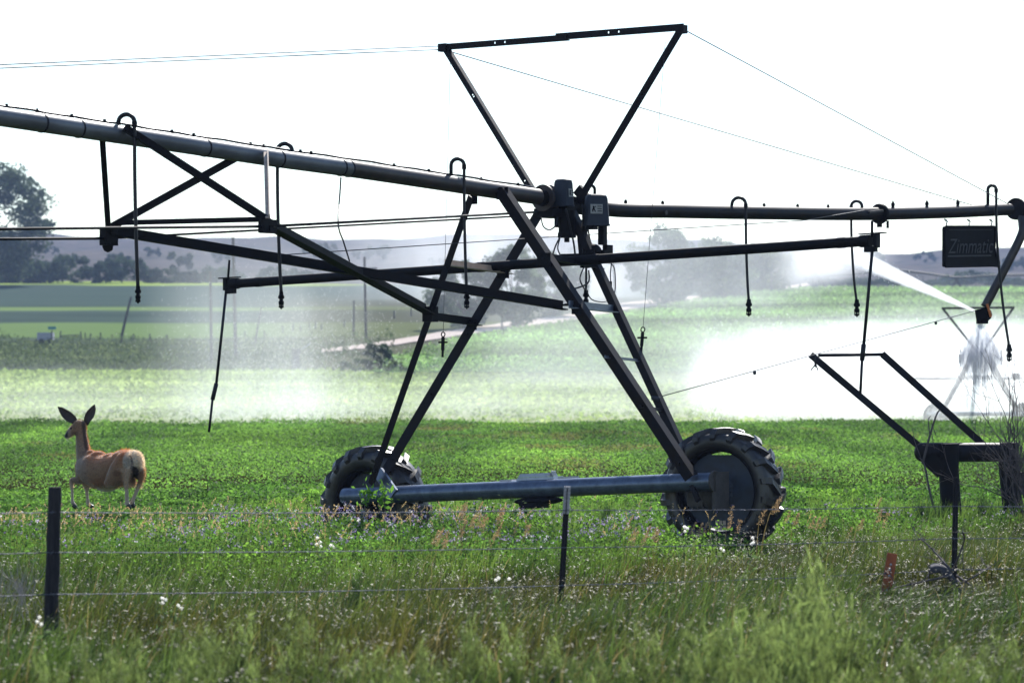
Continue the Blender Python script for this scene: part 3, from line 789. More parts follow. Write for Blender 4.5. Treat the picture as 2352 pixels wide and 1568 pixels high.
# guy wire from the leg to the gun, with a ribbon
ga, gb = on(R2t, Rb2, 917), P(2238, 714, Yg - .2)
mb = MB().tube([ga, gb], .0055, 5)
gd = gb - ga
for f, s_ in ((.26, .022), (.85, .02)): mb.ell(ga + gd * f - zv * .02, (s_, s_, s_ * 1.3), 8, 6)
gw = part(mb, "guy_wire", M['wire'], True)
rb_ = ga + gd * .44
part(MB().tube([rb_, rb_ + V3((-.01, 0, -.07)), rb_ + V3((.0, 0, -.16))], .012, 5).tube([rb_ - zv * .12, rb_ + V3((-.06, 0, -.20))], .008, 5).tube([rb_ - zv * .12, rb_ + V3((.03, 0, -.2))], .008, 5), "tied_rag", M['hose'], True, gw)
mb = MB().tube([ga - bv * .04, ga + bv * .05 - zv * .01], .03, 6)
for k in range(5): mb.tube([ga + bv * .05, ga + bv * (.08 + .01 * k) - zv * (.12 + .03 * (k % 3))], .004, 4)
part(mb, "wire_knot", M['wire'], True, gw)

# ------------------------------------------------------------------ sign hung from the overhang
q_s = .02
sA, sB = PQ(2167, 520, q_s), PQ(2283, 520, q_s)
sg = thing("hanging_sign", "black sign with faded italic lettering hung by three hooks from the pipe end", "sign", (sA + sB) / 2)
sw = np.linalg.norm(sB - sA); sh_ = 92 / FD * ((sA + sB) / 2)[1]
su = nrm(sB - sA); sn = nrm(np.cross(su, zv))       # sn points to the near side
outl = []
def arc(cx, cz, r_, a0, a1, n=5): return [(cx + r_ * math.cos(R(a0 + (a1 - a0) * i / n)), cz + r_ * math.sin(R(a0 + (a1 - a0) * i / n))) for i in range(n + 1)]
outl += arc(.04, -.04, .04, 180, 90) + arc(sw - .05, -.04, .04, 90, 0) + [(sw - .02, -sh_ * .55), (sw + .02, -sh_ * .75)] + arc(sw + .07, -sh_ * .93, .05, 30, -70) + [(sw - .05, -sh_ * 1.0)] + arc(.03, -sh_ + .03, .03, 270, 180)
mb = MB(); n = len(outl)
V = [sA + su * x + zv * z + sn * .02 for x, z in outl] + [sA + su * x + zv * z - sn * .02 for x, z in outl]
mb.add(V, [tuple(range(n)), tuple(range(2 * n - 1, n - 1, -1))] + [(i, n + i, n + (i + 1) % n, (i + 1) % n) for i in range(n)])
mb.build("sign_panel", M['black'], sg)
mb = MB()
ring = outl + [outl[0]]
for a, b in zip(ring[:-1], ring[1:]): mb.tube([sA + su * a[0] + zv * a[1] + sn * .022, sA + su * b[0] + zv * b[1] + sn * .022], .014, 6)
mb.build("sign_rim", M['black'], sg)
mb = MB().box(sA + su * sw * .48 - zv * sh_ * .735 + sn * .024, (sw * .86, .006, .022), (su, sn, zv)); mb.box(sA + su * sw * .5 - zv * sh_ * .09 + sn * .024, (sw * .86, .006, .006), (su, sn, zv))
mb.build("sign_stripe", M['signtext'], sg)
cu = bpy.data.curves.new("lettering", 'FONT'); cu.body = "Zimmatic"; cu.size = 1; cu.extrude = .01; cu.shear = .28
tmp = bpy.data.objects.new("lettering", cu); COL.objects.link(tmp)
bpy.context.view_layer.update()
me = bpy.data.meshes.new_from_object(tmp.evaluated_get(bpy.context.evaluated_depsgraph_get()))
bpy.data.objects.remove(tmp)
vv = np.array([v.co for v in me.vertices]); mn, mx_ = vv.min(0), vv.max(0)
sc = sw * .90 / (mx_[0] - mn[0]); scz = sh_ * .36 / (mx_[1] - mn[1])
W3 = sA + np.outer((vv[:, 0] - mn[0]) * sc + sw * .055, su) + np.outer((vv[:, 1] - mn[1]) * scz - sh_ * .67, zv) + np.outer(vv[:, 2] * .3 + .0245, sn) - ORG[sg.name]
me.vertices.foreach_set("co", W3.astype(np.float32).ravel()); me.update()
link("lettering", me, M['signtext'], sg, ORG[sg.name])
for f in (.055, .5, .945):
    a = sA + su * sw * f; mb = MB()
    mb.tube([a - zv * .02, a + zv * .05, a + zv * .055 + sn * .02, a + zv * .09], .010, 6); mb.bar(a + zv * .07, a + zv * .10 - su * .05, .02, .012)
    mb.build("sign_hook", M['wire_lite'], sg, True)

# ------------------------------------------------------------------ mule deer, bounding away to the left, seen from behind its right haunch
DY = 41.0
def D(u, v, w=0.):
    """figure coordinates: u,v measured on an enlargement of the photo, w metres away from the viewer"""
    return P((50 + u / 4.48) * .9408, (950 + v / 4.48) * .9408, DY) + V3((0, 0, 0)) + V3((w * ((50 + u / 4.48) * .9408 - CX) / FD, w, w * (-((950 + v / 4.48) * .9408 - HY) / FD)))
UPM = DY / FD * .9408 / 4.48                          # metres per enlargement pixel
mb = MB()
def de(u, v, w, ru, rv, rw): mb.ell(D(u, v, w), (ru * UPM, rw, rv * UPM), 20, 14)
def dt(pts, n=14):
    P_ = [D(*p[:3]) for p in pts]; r_ = [p[3] * UPM for p in pts]
    o_ = spline(P_, 5); rr_ = list(np.interp(np.linspace(0, len(pts) - 1, len(o_)), range(len(pts)), r_))
    mb.tube(o_, rr_, n); mb.ell(o_[0], (rr_[0],) * 3, 12, 8); mb.ell(o_[-1], (rr_[-1],) * 3, 12, 8)
# trunk
dt([(1215, 815, -.28, 118), (1120, 840, -.18, 152), (1000, 890, -.05, 180), (900, 905, .06, 192), (800, 880, .17, 188), (730, 860, .26, 150), (695, 855, .32, 105)], 20)
de(1140, 760, -.22, 150, 100, .17); de(1245, 790, -.30, 92, 118, .13); de(1010, 755, -.05, 120, 62, .10)
de(940, 1005, .02, 160, 118, .13); de(850, 735, .12, 95, 62, .09); de(770, 740, .22, 70, 80, .08); de(690, 880, .31, 72, 120, .12)
# neck and head
dt([(720, 790, .28, 112), (692, 700, .31, 84), (676, 600, .33, 70), (664, 500, .34, 60), (655, 410, .34, 62)], 16)
dt([(655, 400, .34, 66), (610, 425, .34, 62), (565, 455, .335, 50), (530, 490, .33, 38), (508, 512, .33, 30)], 14)
de(640, 375, .34, 62, 42, .06)
# haunches
dt([(1150, 800, -.33, 125), (1080, 900, -.34, 120), (1010, 985, -.30, 88), (975, 1020, -.28, 62)], 16)
dt([(975, 1025, -.28, 58), (1060, 965, -.33, 46), (1130, 905, -.40, 36), (1172, 872, -.44, 26)], 12)
dt([(1250, 830, -.22, 95), (1290, 900, -.20, 62), (1300, 940, -.18, 46)], 14)
dt([(1300, 940, -.18, 40), (1318, 900, -.28, 34), (1322, 880, -.34, 25)], 12)
# hind cannons, pasterns
dt([(1178, 868, -.45, 27), (1160, 930, -.43, 36), (1152, 1000, -.41, 30), (1160, 1120, -.38, 22), (1165, 1215, -.36, 24), (1168, 1250, -.36, 27), (1185, 1275, -.35, 22)], 10)
dt([(1325, 878, -.35, 24), (1322, 940, -.32, 30), (1298, 1040, -.30, 24), (1255, 1150, -.29, 20), (1228, 1215, -.28, 24), (1222, 1245, -.28, 26), (1232, 1262, -.28, 22)], 10)
# fore legs
dt([(690, 930, .24, 90), (640, 985, .22, 52), (590, 992, .22, 32), (565, 995, .22, 27)], 12)
dt([(562, 992, .22, 27), (558, 1040, .22, 21), (566, 1130, .22, 16), (566, 1210, .22, 18), (572, 1240, .22, 24), (596, 1268, .21, 20)], 10)
dt([(715, 980, .36, 70), (725, 1060, .36, 38), (724, 1110, .36, 22), (734, 1190, .36, 17), (740, 1245, .36, 23), (762, 1268, .35, 20)], 10)
# udder fold
de(1215, 1010, -.18, 45, 50, .06)
tmp = mb.build("deer_raw", None)
md = tmp.modifiers.new("r", 'REMESH'); md.mode = 'VOXEL'; md.voxel_size = .0095
ms = tmp.modifiers.new("s", 'SMOOTH'); ms.iterations = 6; ms.factor = .5
bpy.context.view_layer.update()
dme = bpy.data.meshes.new_from_object(tmp.evaluated_get(bpy.context.evaluated_depsgraph_get()))
om = tmp.data; bpy.data.objects.remove(tmp); bpy.data.meshes.remove(om)
dv = np.array([v.co for v in dme.vertices])
dY = dv[:, 1]
du = (((dv[:, 0] / dY * FD + CX) / .9408) - 50) * 4.48
dvv = (((HY - (dv[:, 2] - EYE) / dY * FD) / .9408) - 950) * 4.48
def sm(x, a, b): return np.clip((x - a) / (b - a), 0, 1)[:, None]
tanc, rust_, pale_, grey_, dark_ = V3((.25, .15, .09)), V3((.34, .14, .055)), V3((.52, .46, .39)), V3((.24, .185, .155)), V3((.03, .022, .02))
c = np.tile(tanc, (len(dv), 1))
def mixc(k, col):
    global c
    c = c * (1 - k) + col * k
mixc(sm(-dvv, -870, -690) * sm(du, 680, 760) * .9, rust_)                     # back
mixc(sm(dvv, 930, 1010) * sm(-du, -960, -880) * sm(du, 740, 800) * .5, rust_ * .8)
mixc(sm(-du, -740, -700) * sm(dvv, 380, 620) * .6, grey_)                    # neck
mixc(sm(-(np.abs(du - (690 + (dvv - 400) * .12)) - 12), -14, 0) * sm(-dvv, -700, -640) * sm(du, 640, 660) * .9, V3((.05, .034, .03)))   # dark line of the nape
mixc(sm(dvv, 1040, 1110) * sm(du, 760, 860) * sm(-du, -1120, -1080), V3((.40, .37, .26)))                                  # belly
k = np.clip(1 - ((du - 1235) / 130) ** 2 - ((dvv - 790) / 145) ** 2, 0, .35)[:, None] / .35
mixc(k * (dY < DY + .1)[:, None], pale_)                                     # rump patch
mixc((np.clip(1 - ((du - 1160) / 45) ** 2 - ((dvv - 800) / 70) ** 2, 0, .5)[:, None] / .5) * .6, V3((.22, .2, .19)))
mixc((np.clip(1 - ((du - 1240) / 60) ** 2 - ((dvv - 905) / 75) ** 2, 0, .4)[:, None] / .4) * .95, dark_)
mixc((np.clip(1 - ((du - 1050) / 50) ** 2 - ((dvv - 915) / 45) ** 2, 0, .5)[:, None] / .5) * .6, V3((.12, .055, .03)))
mixc(sm(dvv, 1010, 1060) * ((du < 800) | (du > 1110))[:, None] * .8, V3((.44, .35, .28)))      # legs
mixc(sm(-dY, -(DY - .375), -(DY - .405)) * sm(dvv, 845, 870) * sm(du, 1090, 1120) * sm(-du, -1215, -1195), V3((.42, .33, .27)))
mixc(sm(-du, -560, -530) * sm(-dvv, -560, -540) * sm(dvv, 380, 400) * .6, V3((.32, .27, .24)))
mixc(sm(-du, -528, -512) * sm(-dvv, -560, -540) * sm(dvv, 440, 470), V3((.035, .03, .035)))    # muzzle
mixc(sm(-(np.abs(dvv - 540)), -16, -4) * sm(-du, -570, -540) * .8, V3((.6, .57, .55)))         # white chin
deer = thing("mule_deer", "brown mule deer doe with big dark ears bounding away across the alfalfa", "deer", D(900, 1290, 0))
dv2 = dv - ORG[deer.name]
dme.vertices.foreach_set("co", dv2.astype(np.float32).ravel())
dme.shade_smooth()
for a in list(dme.color_attributes): dme.color_attributes.remove(a)
ca = dme.color_attributes.new("Col", 'FLOAT_COLOR', 'POINT')
c4 = np.ones((len(dv), 4), np.float32); c4[:, :3] = c; ca.data.foreach_set("color", c4.ravel())
fur = colmat("deer_fur", .85, .2, .6)
link("deer_body", dme, fur, deer, ORG[deer.name])
def ear(pts, side):
    """pts: base, belly of the leaf, tip along the middle line with half widths"""
    mbx = MB(); V = []; F = []; n = 9
    for (u, v, w, hw_, (nx, ny)) in pts:
        for j in range(n):
            s_ = -1 + 2 * j / (n - 1)
            V.append(D(u + nx * hw_ * s_, v + ny * hw_ * s_, w + .035 * (1 - s_ * s_) * (hw_ / 45)))
    for i in range(len(pts) - 1):
        for j in range(n - 1): F.append((i * n + j, i * n + j + 1, (i + 1) * n + j + 1, (i + 1) * n + j))
    k_ = len(V); V2 = [p + V3((0, .012, 0)) for p in V]
    F2 = [tuple(k_ + i for i in reversed(f)) for f in F]
    ed = [i * n for i in range(len(pts))] + [(len(pts) - 1) * n + j for j in range(1, n)] + [i * n + n - 1 for i in range(len(pts) - 2, -1, -1)] + [j for j in range(n - 2, 0, -1)]
    F3 = [(ed[i], ed[(i + 1) % len(ed)], k_ + ed[(i + 1) % len(ed)], k_ + ed[i]) for i in range(len(ed))]
    mbx.add(V + V2, F + F2 + F3)
    return mbx.build("ear", earm, deer, True)
hn = np.zeros((len(dv) * 3)); dme.vertices.foreach_get("normal", hn.astype(np.float32)) if False else None
hn = np.array([v.normal for v in dme.vertices])
idx = rng.integers(0, len(dv), 42000); idx = idx[(dvv[idx] < 1080)]
m_ = len(idx); flow = V3((.55, -.45, -.35)); hd_ = hn[idx] * .55 + flow * .8 + rng.normal(0, .22, (m_, 3)); hd_ /= np.linalg.norm(hd_, axis=1, keepdims=True)
L_ = np.where(du[idx] > 1090, .040, .024)[:, None] * rng.uniform(.5, 1.3, (m_, 1)); wv = np.cross(hd_, hn[idx] + rng.normal(0, .3, (m_, 3))); wv /= np.linalg.norm(wv, axis=1, keepdims=True)
p_ = dv[idx] - hn[idx] * .002
Q = np.stack([p_ - wv * .0014, p_ + wv * .0014, p_ + hd_ * L_ + wv * .0003, p_ + hd_ * L_ - wv * .0003], 1)
kc = np.clip(c[idx] * rng.uniform(.55, 1.75, (m_, 1)), 0, .9)
quads("fur", Q, np.repeat(kc[:, None, :], 4, 1), leafmat("deer_hair", .5, .6, .25, (1, .85, .65), 1.7), deer, ORG[deer.name])
earm = leafmat("ear_skin", .10, .8, .1)
earm = solid("ear_fur", (.060, .045, .042), .8, 0, (.035, .026, .026), 30)
d1 = (.48, -.88)
ear([(620, 375, .34, 26, d1), (580, 335, .33, 44, d1), (530, 300, .325, 55, d1), (480, 262, .32, 48, d1), (440, 222, .32, 30, d1), (408, 192, .32, 4, d1)], -1)
d2 = (.88, .48)
ear([(715, 385, .34, 26, d2), (728, 335, .33, 38, d2), (755, 285, .325, 50, d2), (780, 240, .32, 42, d2), (800, 200, .32, 26, d2), (812, 166, .32, 4, d2)], 1)
mb = MB()
for pts in ([(578, 1262, .215, 26), (600, 1285, .21, 24), (622, 1302, .205, 12)], [(752, 1268, .36, 22), (778, 1278, .35, 22), (806, 1280, .345, 11)],
            [(1172, 1262, -.36, 27), (1190, 1285, -.36, 25), (1204, 1312, -.36, 11)], [(1224, 1252, -.285, 26), (1232, 1275, -.285, 24), (1238, 1298, -.285, 12)]):
    P_ = spline([D(*p[:3]) for p in pts], 4); mb.tube(P_, list(np.interp(np.linspace(0, 2, len(P_)), range(3), [p[3] * UPM for p in pts])), 10)
    for s_ in (-1, 1): mb.ell(P_[0] + V3((s_ * .012, -.012, .015)), (.010, .010, .012), 8, 6)
mb.build("hoof", solid("hoof_horn", (.03, .028, .035), .35, 0, (.018, .017, .02), 20), deer, True)
tl = spline([D(1190, 715, -.40), D(1210, 770, -.425), D(1222, 830, -.43), D(1205, 862, -.45)], 5)
mb = MB().tube(tl, list(np.interp(np.linspace(0, 1, len(tl)), [0, .3, .7, 1], [.014, .022, .020, .006])), 10)
mb.build("tail", solid("tail_hair", (.12, .11, .11), .8, 0, (.06, .055, .055), 25), deer, True)
mb = MB().ell(D(552, 425, .275), (.010, .008, .014), 10, 8); mb.build("eye", M['black'], deer, True)
mb = MB().ell(D(503, 492, .32), (.016, .018, .014), 10, 8); mb.build("nose", M['black'], deer, True)

# ------------------------------------------------------------------ roadside fence
FP = [P(112, 1480, 22.0), P(1288, 1404, 25.5), P(2190, 1345, 27.4)]
fence = thing("wire_fence", "barbed wire fence of three strands on a wooden post and steel posts along the verge", "fence", (FP[1][0], FP[1][1], 0))
def ztop(i, dy): return EYE - (dy - HY) / FD * FP[i][1]
mb = MB(); a = FP[0]
n_ = 14; pts = [P(126 - 11 * i / n_ + .8 * math.sin(i * 1.3), 1118 + (1520 - 1118) * i / n_, 22.0) for i in range(n_ + 1)]
mb.tube(pts, [.044 + .0012 * math.sin(i * 2.1) + .0006 * i for i in range(n_ + 1)], 18); mb.build("wooden_post", M['post'], fence, 50)
def tpost(top, bot, Y, wdt, nm="steel_post"):
    a, b = P(*top, Y), P(*bot, Y); d = nrm(b - a); s_ = nrm(np.cross(d, V3((0, 1, 0)))); mb = MB()
    mb.box((a + b) / 2, (wdt, .006, np.linalg.norm(b - a)), (s_, nrm(np.cross(d, s_)), d)); mb.box((a + b) / 2 - np.cross(s_, d) * .018, (.006, .03, np.linalg.norm(b - a) - .002), (s_, nrm(np.cross(d, s_)), d))
    L = np.linalg.norm(b - a)
    for i in range(int(L / .055)): mb.box(a + d * (.03 + i * .055) - np.array((0, .007, 0)), (wdt * .45, .012, .014), (s_, nrm(np.cross(d, s_)), d))
    p_ = mb.build(nm, M['post'], fence); return p_, a, d, s_
p_, a, d, s_ = tpost((1303, 1119), (1286, 1425), 25.5, .046)
MB().box(a + d * .10, (.051, .05, .215), (s_, nrm(np.cross(d, s_)), d)).build("post_tip", M['post_tip'], p_)
tpost((2196, 1095), (2191, 1340), 27.4, .048)
xdir = nrm(FP[2] - FP[1])
for k, ys in enumerate(((1176, 1171, 1162), (1268, 1257, 1236), (1364, 1344, 1308))):
    W = []
    for i, yy in enumerate(ys): q = P((112 + 8, 1288, 2190)[i], yy, FP[i][1] - .06); W.append(q)
    W = [W[0] + (W[0] - W[1]) * .5 + V3((0, 0, .0)), W[0], W[1], W[2], W[2] + (W[2] - W[1]) * .6]
    fine = []
    for i in range(4):
        L = np.linalg.norm(W[i + 1] - W[i]); m_ = int(L / .10)
        for j in range(m_):
            t = j / m_; q = W[i] + (W[i + 1] - W[i]) * t; q = q - zv * (.05 * t * (1 - t)); fine.append(q)
    fine.append(W[-1]); mb = MB()
    th = np.arange(len(fine)) * 1.9
    for ph in (0, math.pi):
        mb.tube([q + zv * .0026 * math.cos(t + ph) + V3((0, .0026, 0)) * math.sin(t + ph) for q, t in zip(fine, th)], .0021, 4)
    for q in fine[1:-1:1]:
        if rng.random() < .9:
            for j in range(2):
                v = nrm(rng.normal(size=3)) * .016; mb.tube([q - v, q + v], .0016, 3)
    mb.build("barbed_strand", M['fwire'], fence)

# ------------------------------------------------------------------ pipe barrier with leaning rails at the right
HB = 40.0
hb = thing("pipe_barrier", "heavy black pipe barrier on two thick posts with two long leaning rails", "barrier", (P(2240, 1210, HB)[0], HB, 0))
hy2 = HB + .25
mb = MB().tube([P(2118, 1038, HB), P(2318, 1038, hy2)], .118, 24); mb.ell(P(2118, 1038, HB), (.10, .118, .118), 14, 10)
mb.build("cross_pipe", M['steel'], hb, 40)
for (t, b_, Y) in (((2178, 1018), (2188, 1225), HB), ((2316, 1016), (2332, 1225), hy2)):
    pp = MB().tube([P(t[0], t[1], Y) , P(t[0] + 1, t[1] + 60, Y), P(*b_, Y)], [.135, .125, .13], 20).build("post", M['steel_dark'], hb, 40)
MB().bar(P(2128, 1050, HB - .02), P(2164, 1082, HB - .02), .16, .18).build("corner_brace", M['steel_dark'], hb)
MB().box(P(2338, 1100, hy2), (.10, .2, .18)).build("post_lug", M['steel_dark'], hb)
r0, r1_ = P(1862, 814, HB + .5), P(2116, 1028, HB)
r2_, r3_ = P(2026, 812, HB + .8), P(2258, 1020, hy2)
for a, b in ((r0, r1_), (r2_, r3_)): MB().angle(a, b, .082, (0, 1, 0), .014).build("leaning_rail", M['steel'], hb)
MB().tube([r0 + V3((.1, 0, -.01)), r2_ + V3((0, -.0, -.01))], .022, 10).build("rail_tie", M['steel'], hb, True)

# orange stake and the curved strip of rubber
def_st = P(2036, 1362, 27.0)
stake = thing("marker_stake", "short leaning orange stake with bolt holes in the dry grass", "stake", def_st)
a, b = P(2050, 1270, 27.0), P(2034, 1372, 27.0); d = nrm(b - a); s_ = nrm(np.cross(d, V3((0, 1, 0))))
m_ = MB().box((a + b) / 2, (.072, .008, np.linalg.norm(b - a)), (s_, nrm(np.cross(d, s_)), d))
for sg_ in (-1, 1): m_.box((a + b) / 2 + s_ * sg_ * .038 + V3((0, .018, 0)), (.006, .04, np.linalg.norm(b - a) - .001), (s_, nrm(np.cross(d, s_)), d))
sb = m_.build("stake_plate", M['rust'], stake)
mb = MB()
for f in (.25, .36, .5, .83): mb.lathe(a + (b - a) * f - V3((0, .007, 0)), ((.010, 0), (.010, .004)), (0, 1, 0), 10)
mb.build("bolt_hole", M['post_tip'], sb)
mb = MB(); V = []; F = []
cs = spline([P(x, y, 26.9) for x, y in ((2138, 1303), (2150, 1299), (2168, 1303), (2186, 1318), (2198, 1340), (2208, 1362), (2216, 1384))], 5)
for i, p in enumerate(cs):
    for (dy_, dz_) in ((-.10, .0), (.10, .014), (.10, -.016), (-.10, -.03)): V.append(p + V3((.3 * dz_, dy_, dz_ * 1.4 + (.03 if i > 8 else .01) * (dz_ < 0) * -1)))
for i in range(len(cs) - 1):
    for k in range(4): F.append((i * 4 + k, i * 4 + (k + 1) % 4, i * 4 + 4 + (k + 1) % 4, i * 4 + 4 + k))
F += [(3, 2, 1, 0), tuple((len(cs) - 1) * 4 + k for k in range(4))]
mb.add(V, F)
st_ = mb.build("rubber_strip", M['rubberstrip'], None, True, org=P(2205, 1375, 26.9), label="curved scrap of grey rubber leaning against the right steel fence post", category="scrap")

# bare shrubs and dead stems
def twigs(mb, p, d, L, r, depth, spread=.5, up=.25):
    n = 4; pts = [V3(p)]; dd = nrm(d)
    for i in range(n):
        dd = nrm(dd + rng.normal(size=3) * .13 + V3((0, 0, up * .2))); pts.append(pts[-1] + dd * L / n)
    mb.tube(pts, list(np.linspace(r, r * .55, n + 1)), 5, False)
    if depth > 0:
        for k in range(rng.integers(2, 5)):
            i = rng.integers(1, n + 1); nd = nrm(dd + rng.normal(size=3) * spread + V3((0, 0, up)))
            twigs(mb, pts[i], nd, L * rng.uniform(.5, .8), r * .55, depth - 1, spread, up)
for (x, y, Y, hgt, n_s, dxm, lab) in ((2354, 1180, 38.0, .82, 27, -.3, "bare leafless shrub beside the heavy pipe barrier"),):
    g = P(x, y, Y); g[2] = 0; mb = MB()
    for i in range(n_s):
        twigs(mb, g + V3((rng.uniform(-.06, .5), rng.uniform(-.3, .3), rng.uniform(.05, .5))), V3((rng.uniform(-.55, .35) + dxm * .3, rng.uniform(-.3, .3), 1)), hgt * rng.uniform(.7, 1.2), .011, 3, .42)
    mb.build("bare_shrub", M['twig'], None, True, org=g, label=lab, category="shrub")
mb = MB()
for pl, r_ in ((((2158, 1200), (2138, 1140), (2124, 1070), (2112, 1050)), .018), (((2120, 1060), (2140, 985), (2152, 950), (2160, 940)), .016), (((2136, 1000), (2132, 965), (2138, 955)), .008), (((2140, 995), (2146, 1030)), .006), (((2115, 1050), (2100, 1010), (2096, 985)), .007), (((2150, 1000), (2135, 960)), .006)):
    mb.tube(spline([P(x, y, HB - .35) for x, y in pl], 4), list(np.linspace(r_, r_ * .5, (len(pl) - 1) * 4 + 1)), 6)
gg = P(2158, 1200, HB - .35); mb.build("dead_sapling", M['twig'], None, True, org=gg, label="crooked dead sapling leaning on the left post of the pipe barrier", category="sapling")
mb = MB()
for pl in (((2192, 1330), (2160, 1290), (2120, 1330)), ((2195, 1345), (2240, 1320), (2275, 1300)), ((2190, 1360), (2130, 1395), (2090, 1420)), ((2200, 1330), (2230, 1380), (2226, 1440)), ((2185, 1310), (2130, 1250), (2105, 1235)), ((2195, 1320), (2260, 1360), (2330, 1385)), ((2180, 1320), (2080, 1345), (2050, 1350)), ((2196, 1300), (2215, 1240), (2210, 1220))):
    ps = spline([P(x, y, 27.0 + rng.uniform(-.3, .3)) + V3((0, rng.uniform(-.1, .1), 0)) for x, y in pl], 4)
    mb.tube(ps, list(np.linspace(.010, .004, len(ps))), 5)
    for k in range(4): twigs(mb, ps[rng.integers(2, len(ps))], rng.normal(size=3), .15, .004, 1)
mb.build("dead_branches", M['twig'], None, True, org=P(2195, 1370, 27.0), label="tangle of dead grey branches caught round the right steel fence post", category="branches")
mb = MB()
for i in range(34):
    g = P(rng.uniform(-60, 110), 1440, 23.5) + V3((0, rng.uniform(-.8, .8), 0)); g[2] = rng.uniform(0, .1); twigs(mb, g, V3((rng.uniform(-.5, .6), rng.uniform(-.4, .4), 1)), rng.uniform(.2, .34), .0026, 2, .5)
mb.build("dry_brush", solid("pale_twig", (.34, .31, .31), .85, 0, (.2, .18, .19), 9), None, True, org=(P(30, 1440, 23.5)[0], 23.5, 0), label="grey dry brush tangled left of the wooden fence post", category="brush")

# ------------------------------------------------------------------ far poles, posts and roadside things
def base_at(dx, dy):
    g = G(dx, dy); return g
def pole(name, top, bot, wpx, label, cat="pole", group=None, mat='pole', arm=None):
    g = base_at(*bot); Y = g[1]; t = P(top[0], top[1], Y); b_ = P(bot[0], bot[1], Y); r_ = wpx / 2 / FD * Y
    mb = MB().tube([b_ - V3((0, 0, .3)), b_ + (t - b_) * .5, t], [r_ * 1.1, r_, r_ * .85], 10)
    if arm is None:
        return mb.build(name, M[mat], None, 50, org=b_, label=label, category=cat, **({'group': group} if group else {}))
    o = thing(name, label, cat, b_, group)
    mb.build("pole_shaft", M[mat], o, 50)
    a0, a1 = P(arm[0], arm[2], Y), P(arm[1], arm[2] + 1, Y)
    MB().box((a0 + a1) / 2, (np.linalg.norm(a1 - a0), .14, .16)).build("cross_arm", M[mat], o)
    return o
pole("wooden_pole", (483, 622), (486, 836), 7, "tall grey pole left of the taller twin pole in the mist", group="poles in the mist")
pole("wooden_pole", (535, 545), (542, 828), 8, "tallest grey wooden pole standing in the mist behind the drop rod", group="poles in the mist")
pole("leaning_pole", (301, 682), (274, 790), 6, "dark pole leaning right beside the weedy ditch at the far left", group="leaning poles")
pole("leaning_pole", (601, 705), (583, 796), 4, "thin faint leaning pole in the mist right of the twin poles", group="leaning poles")
pole("utility_pole", (837, 590), (841, 786), 6, "utility pole with a cross arm behind the brace crossing", arm=(812, 866, 616))
pole("wooden_pole", (813, 690), (812, 772), 5, "short grey pole just left of the utility pole", group="poles in the mist")
pole("utility_pole", (1408, 598), (1416, 724), 5, "utility pole with short cross arm beside the right leg above the dirt road", arm=(1396, 1452, 604))
pole("utility_pole", (1897, 560), (1898, 662), 3.5, "slim far utility pole beyond the end of the dirt road", arm=(1890, 1904, 568))
pole("road_post", (1633, 650), (1633, 692), 5, "grey post at the verge of the dirt road under the broad trees", group="posts by the dirt road")
pole("road_post", (1772, 640), (1772, 681), 5, "grey post at the verge of the dirt road near the bend", group="posts by the dirt road")
pole("road_post", (1153, 735), (1153, 770), 5, "grey post beside the dirt road between the left legs", group="posts by the dirt road")
for i, (x, t, b_) in enumerate(((138, 762, 776), (185, 763, 780), (196, 766, 779), (207, 767, 781), (231, 765, 782), (305, 768, 782), (345, 768, 790), (384, 770, 790), (563, 762, 775), (608, 760, 773), (650, 750, 764), (673, 745, 760), (691, 748, 760), (711, 742, 758), (725, 740, 756), (738, 745, 757), (790, 735, 752), (905, 715, 732), (945, 708, 726), (1210, 680, 700), (1255, 672, 694), (1300, 668, 690), (1545, 664, 680), (1553, 663, 680), (1795, 645, 662))):
    pole("fence_post", (x + rng.uniform(-2, 2), t - 2), (x, b_), 3.2, "small weathered fence post in the field edge beyond the ditch" if x < 500 else "small faint fence post along the field above the dirt road", "fence post", "far fence posts beyond the ditch" if x < 500 else "far fence posts above the dirt road")
g = base_at(118, 792); Y = g[1]
o = thing("road_sign", "small teal road sign on a thin post in the weedy ditch", "sign", g)
MB().tube([g - V3((0, 0, .2)), P(119, 758, Y)], .05, 8).build("sign_post", M['pole'], o)
MB().box(P(119.5, 753, Y - .1), (18 / FD * Y, .06, 6.5 / FD * Y)).build("sign_panel", M['teal'], o)
g = base_at(104, 790); o = thing("roadside_trailer", "pale boxy trailer half hidden in weeds behind the teal sign", "trailer", g); Y = g[1]
MB().box(P(105, 772, Y + .5), (36 / FD * Y, 1.2, 17 / FD * Y)).build("trailer_body", M['pale'], o)
mb = MB()
for x in (95, 114): mb.lathe(P(x, 784, Y - .2), ((.28, 0), (.28, .15)), (0, 1, 0), 14)
mb.build("trailer_wheel", M['rubber'], o)
MB().bar(P(87, 778, Y), P(80, 784, Y), .08).build("trailer_hitch", M['steel'], o)
g = base_at(165, 781); Y = g[1]
MB().tube([P(140, 771, Y), P(183, 769, Y)], .06, 6).tube([P(140, 774, Y + .05), P(183, 774, Y + .05)], .04, 6).build("rail_fence", M['pole'], None, True, org=g, label="short wooden rail between two posts behind the ditch weeds", category="rail")
g = base_at(680, 846); Y = g[1]; o = thing("standpipe", "grey standpipe with a slanting sprinkler arm in the misty ditch", "standpipe", g)
MB().lathe(P(680, 846, Y), ((.30, -.2), (.28, 1.0), (.34, 1.05), (.30, 1.45)), zv, 14).build("riser", M['pole'], o, 40)
MB().tube([P(682, 808, Y), P(715, 788, Y)], .05, 6).build("sprinkler_arm", M['wire_lite'], o, True)
g = base_at(1838, 672); Y = g[1]; o = thing("valve_post", "dark upright valve post by the bend of the dirt road", "valve", g)
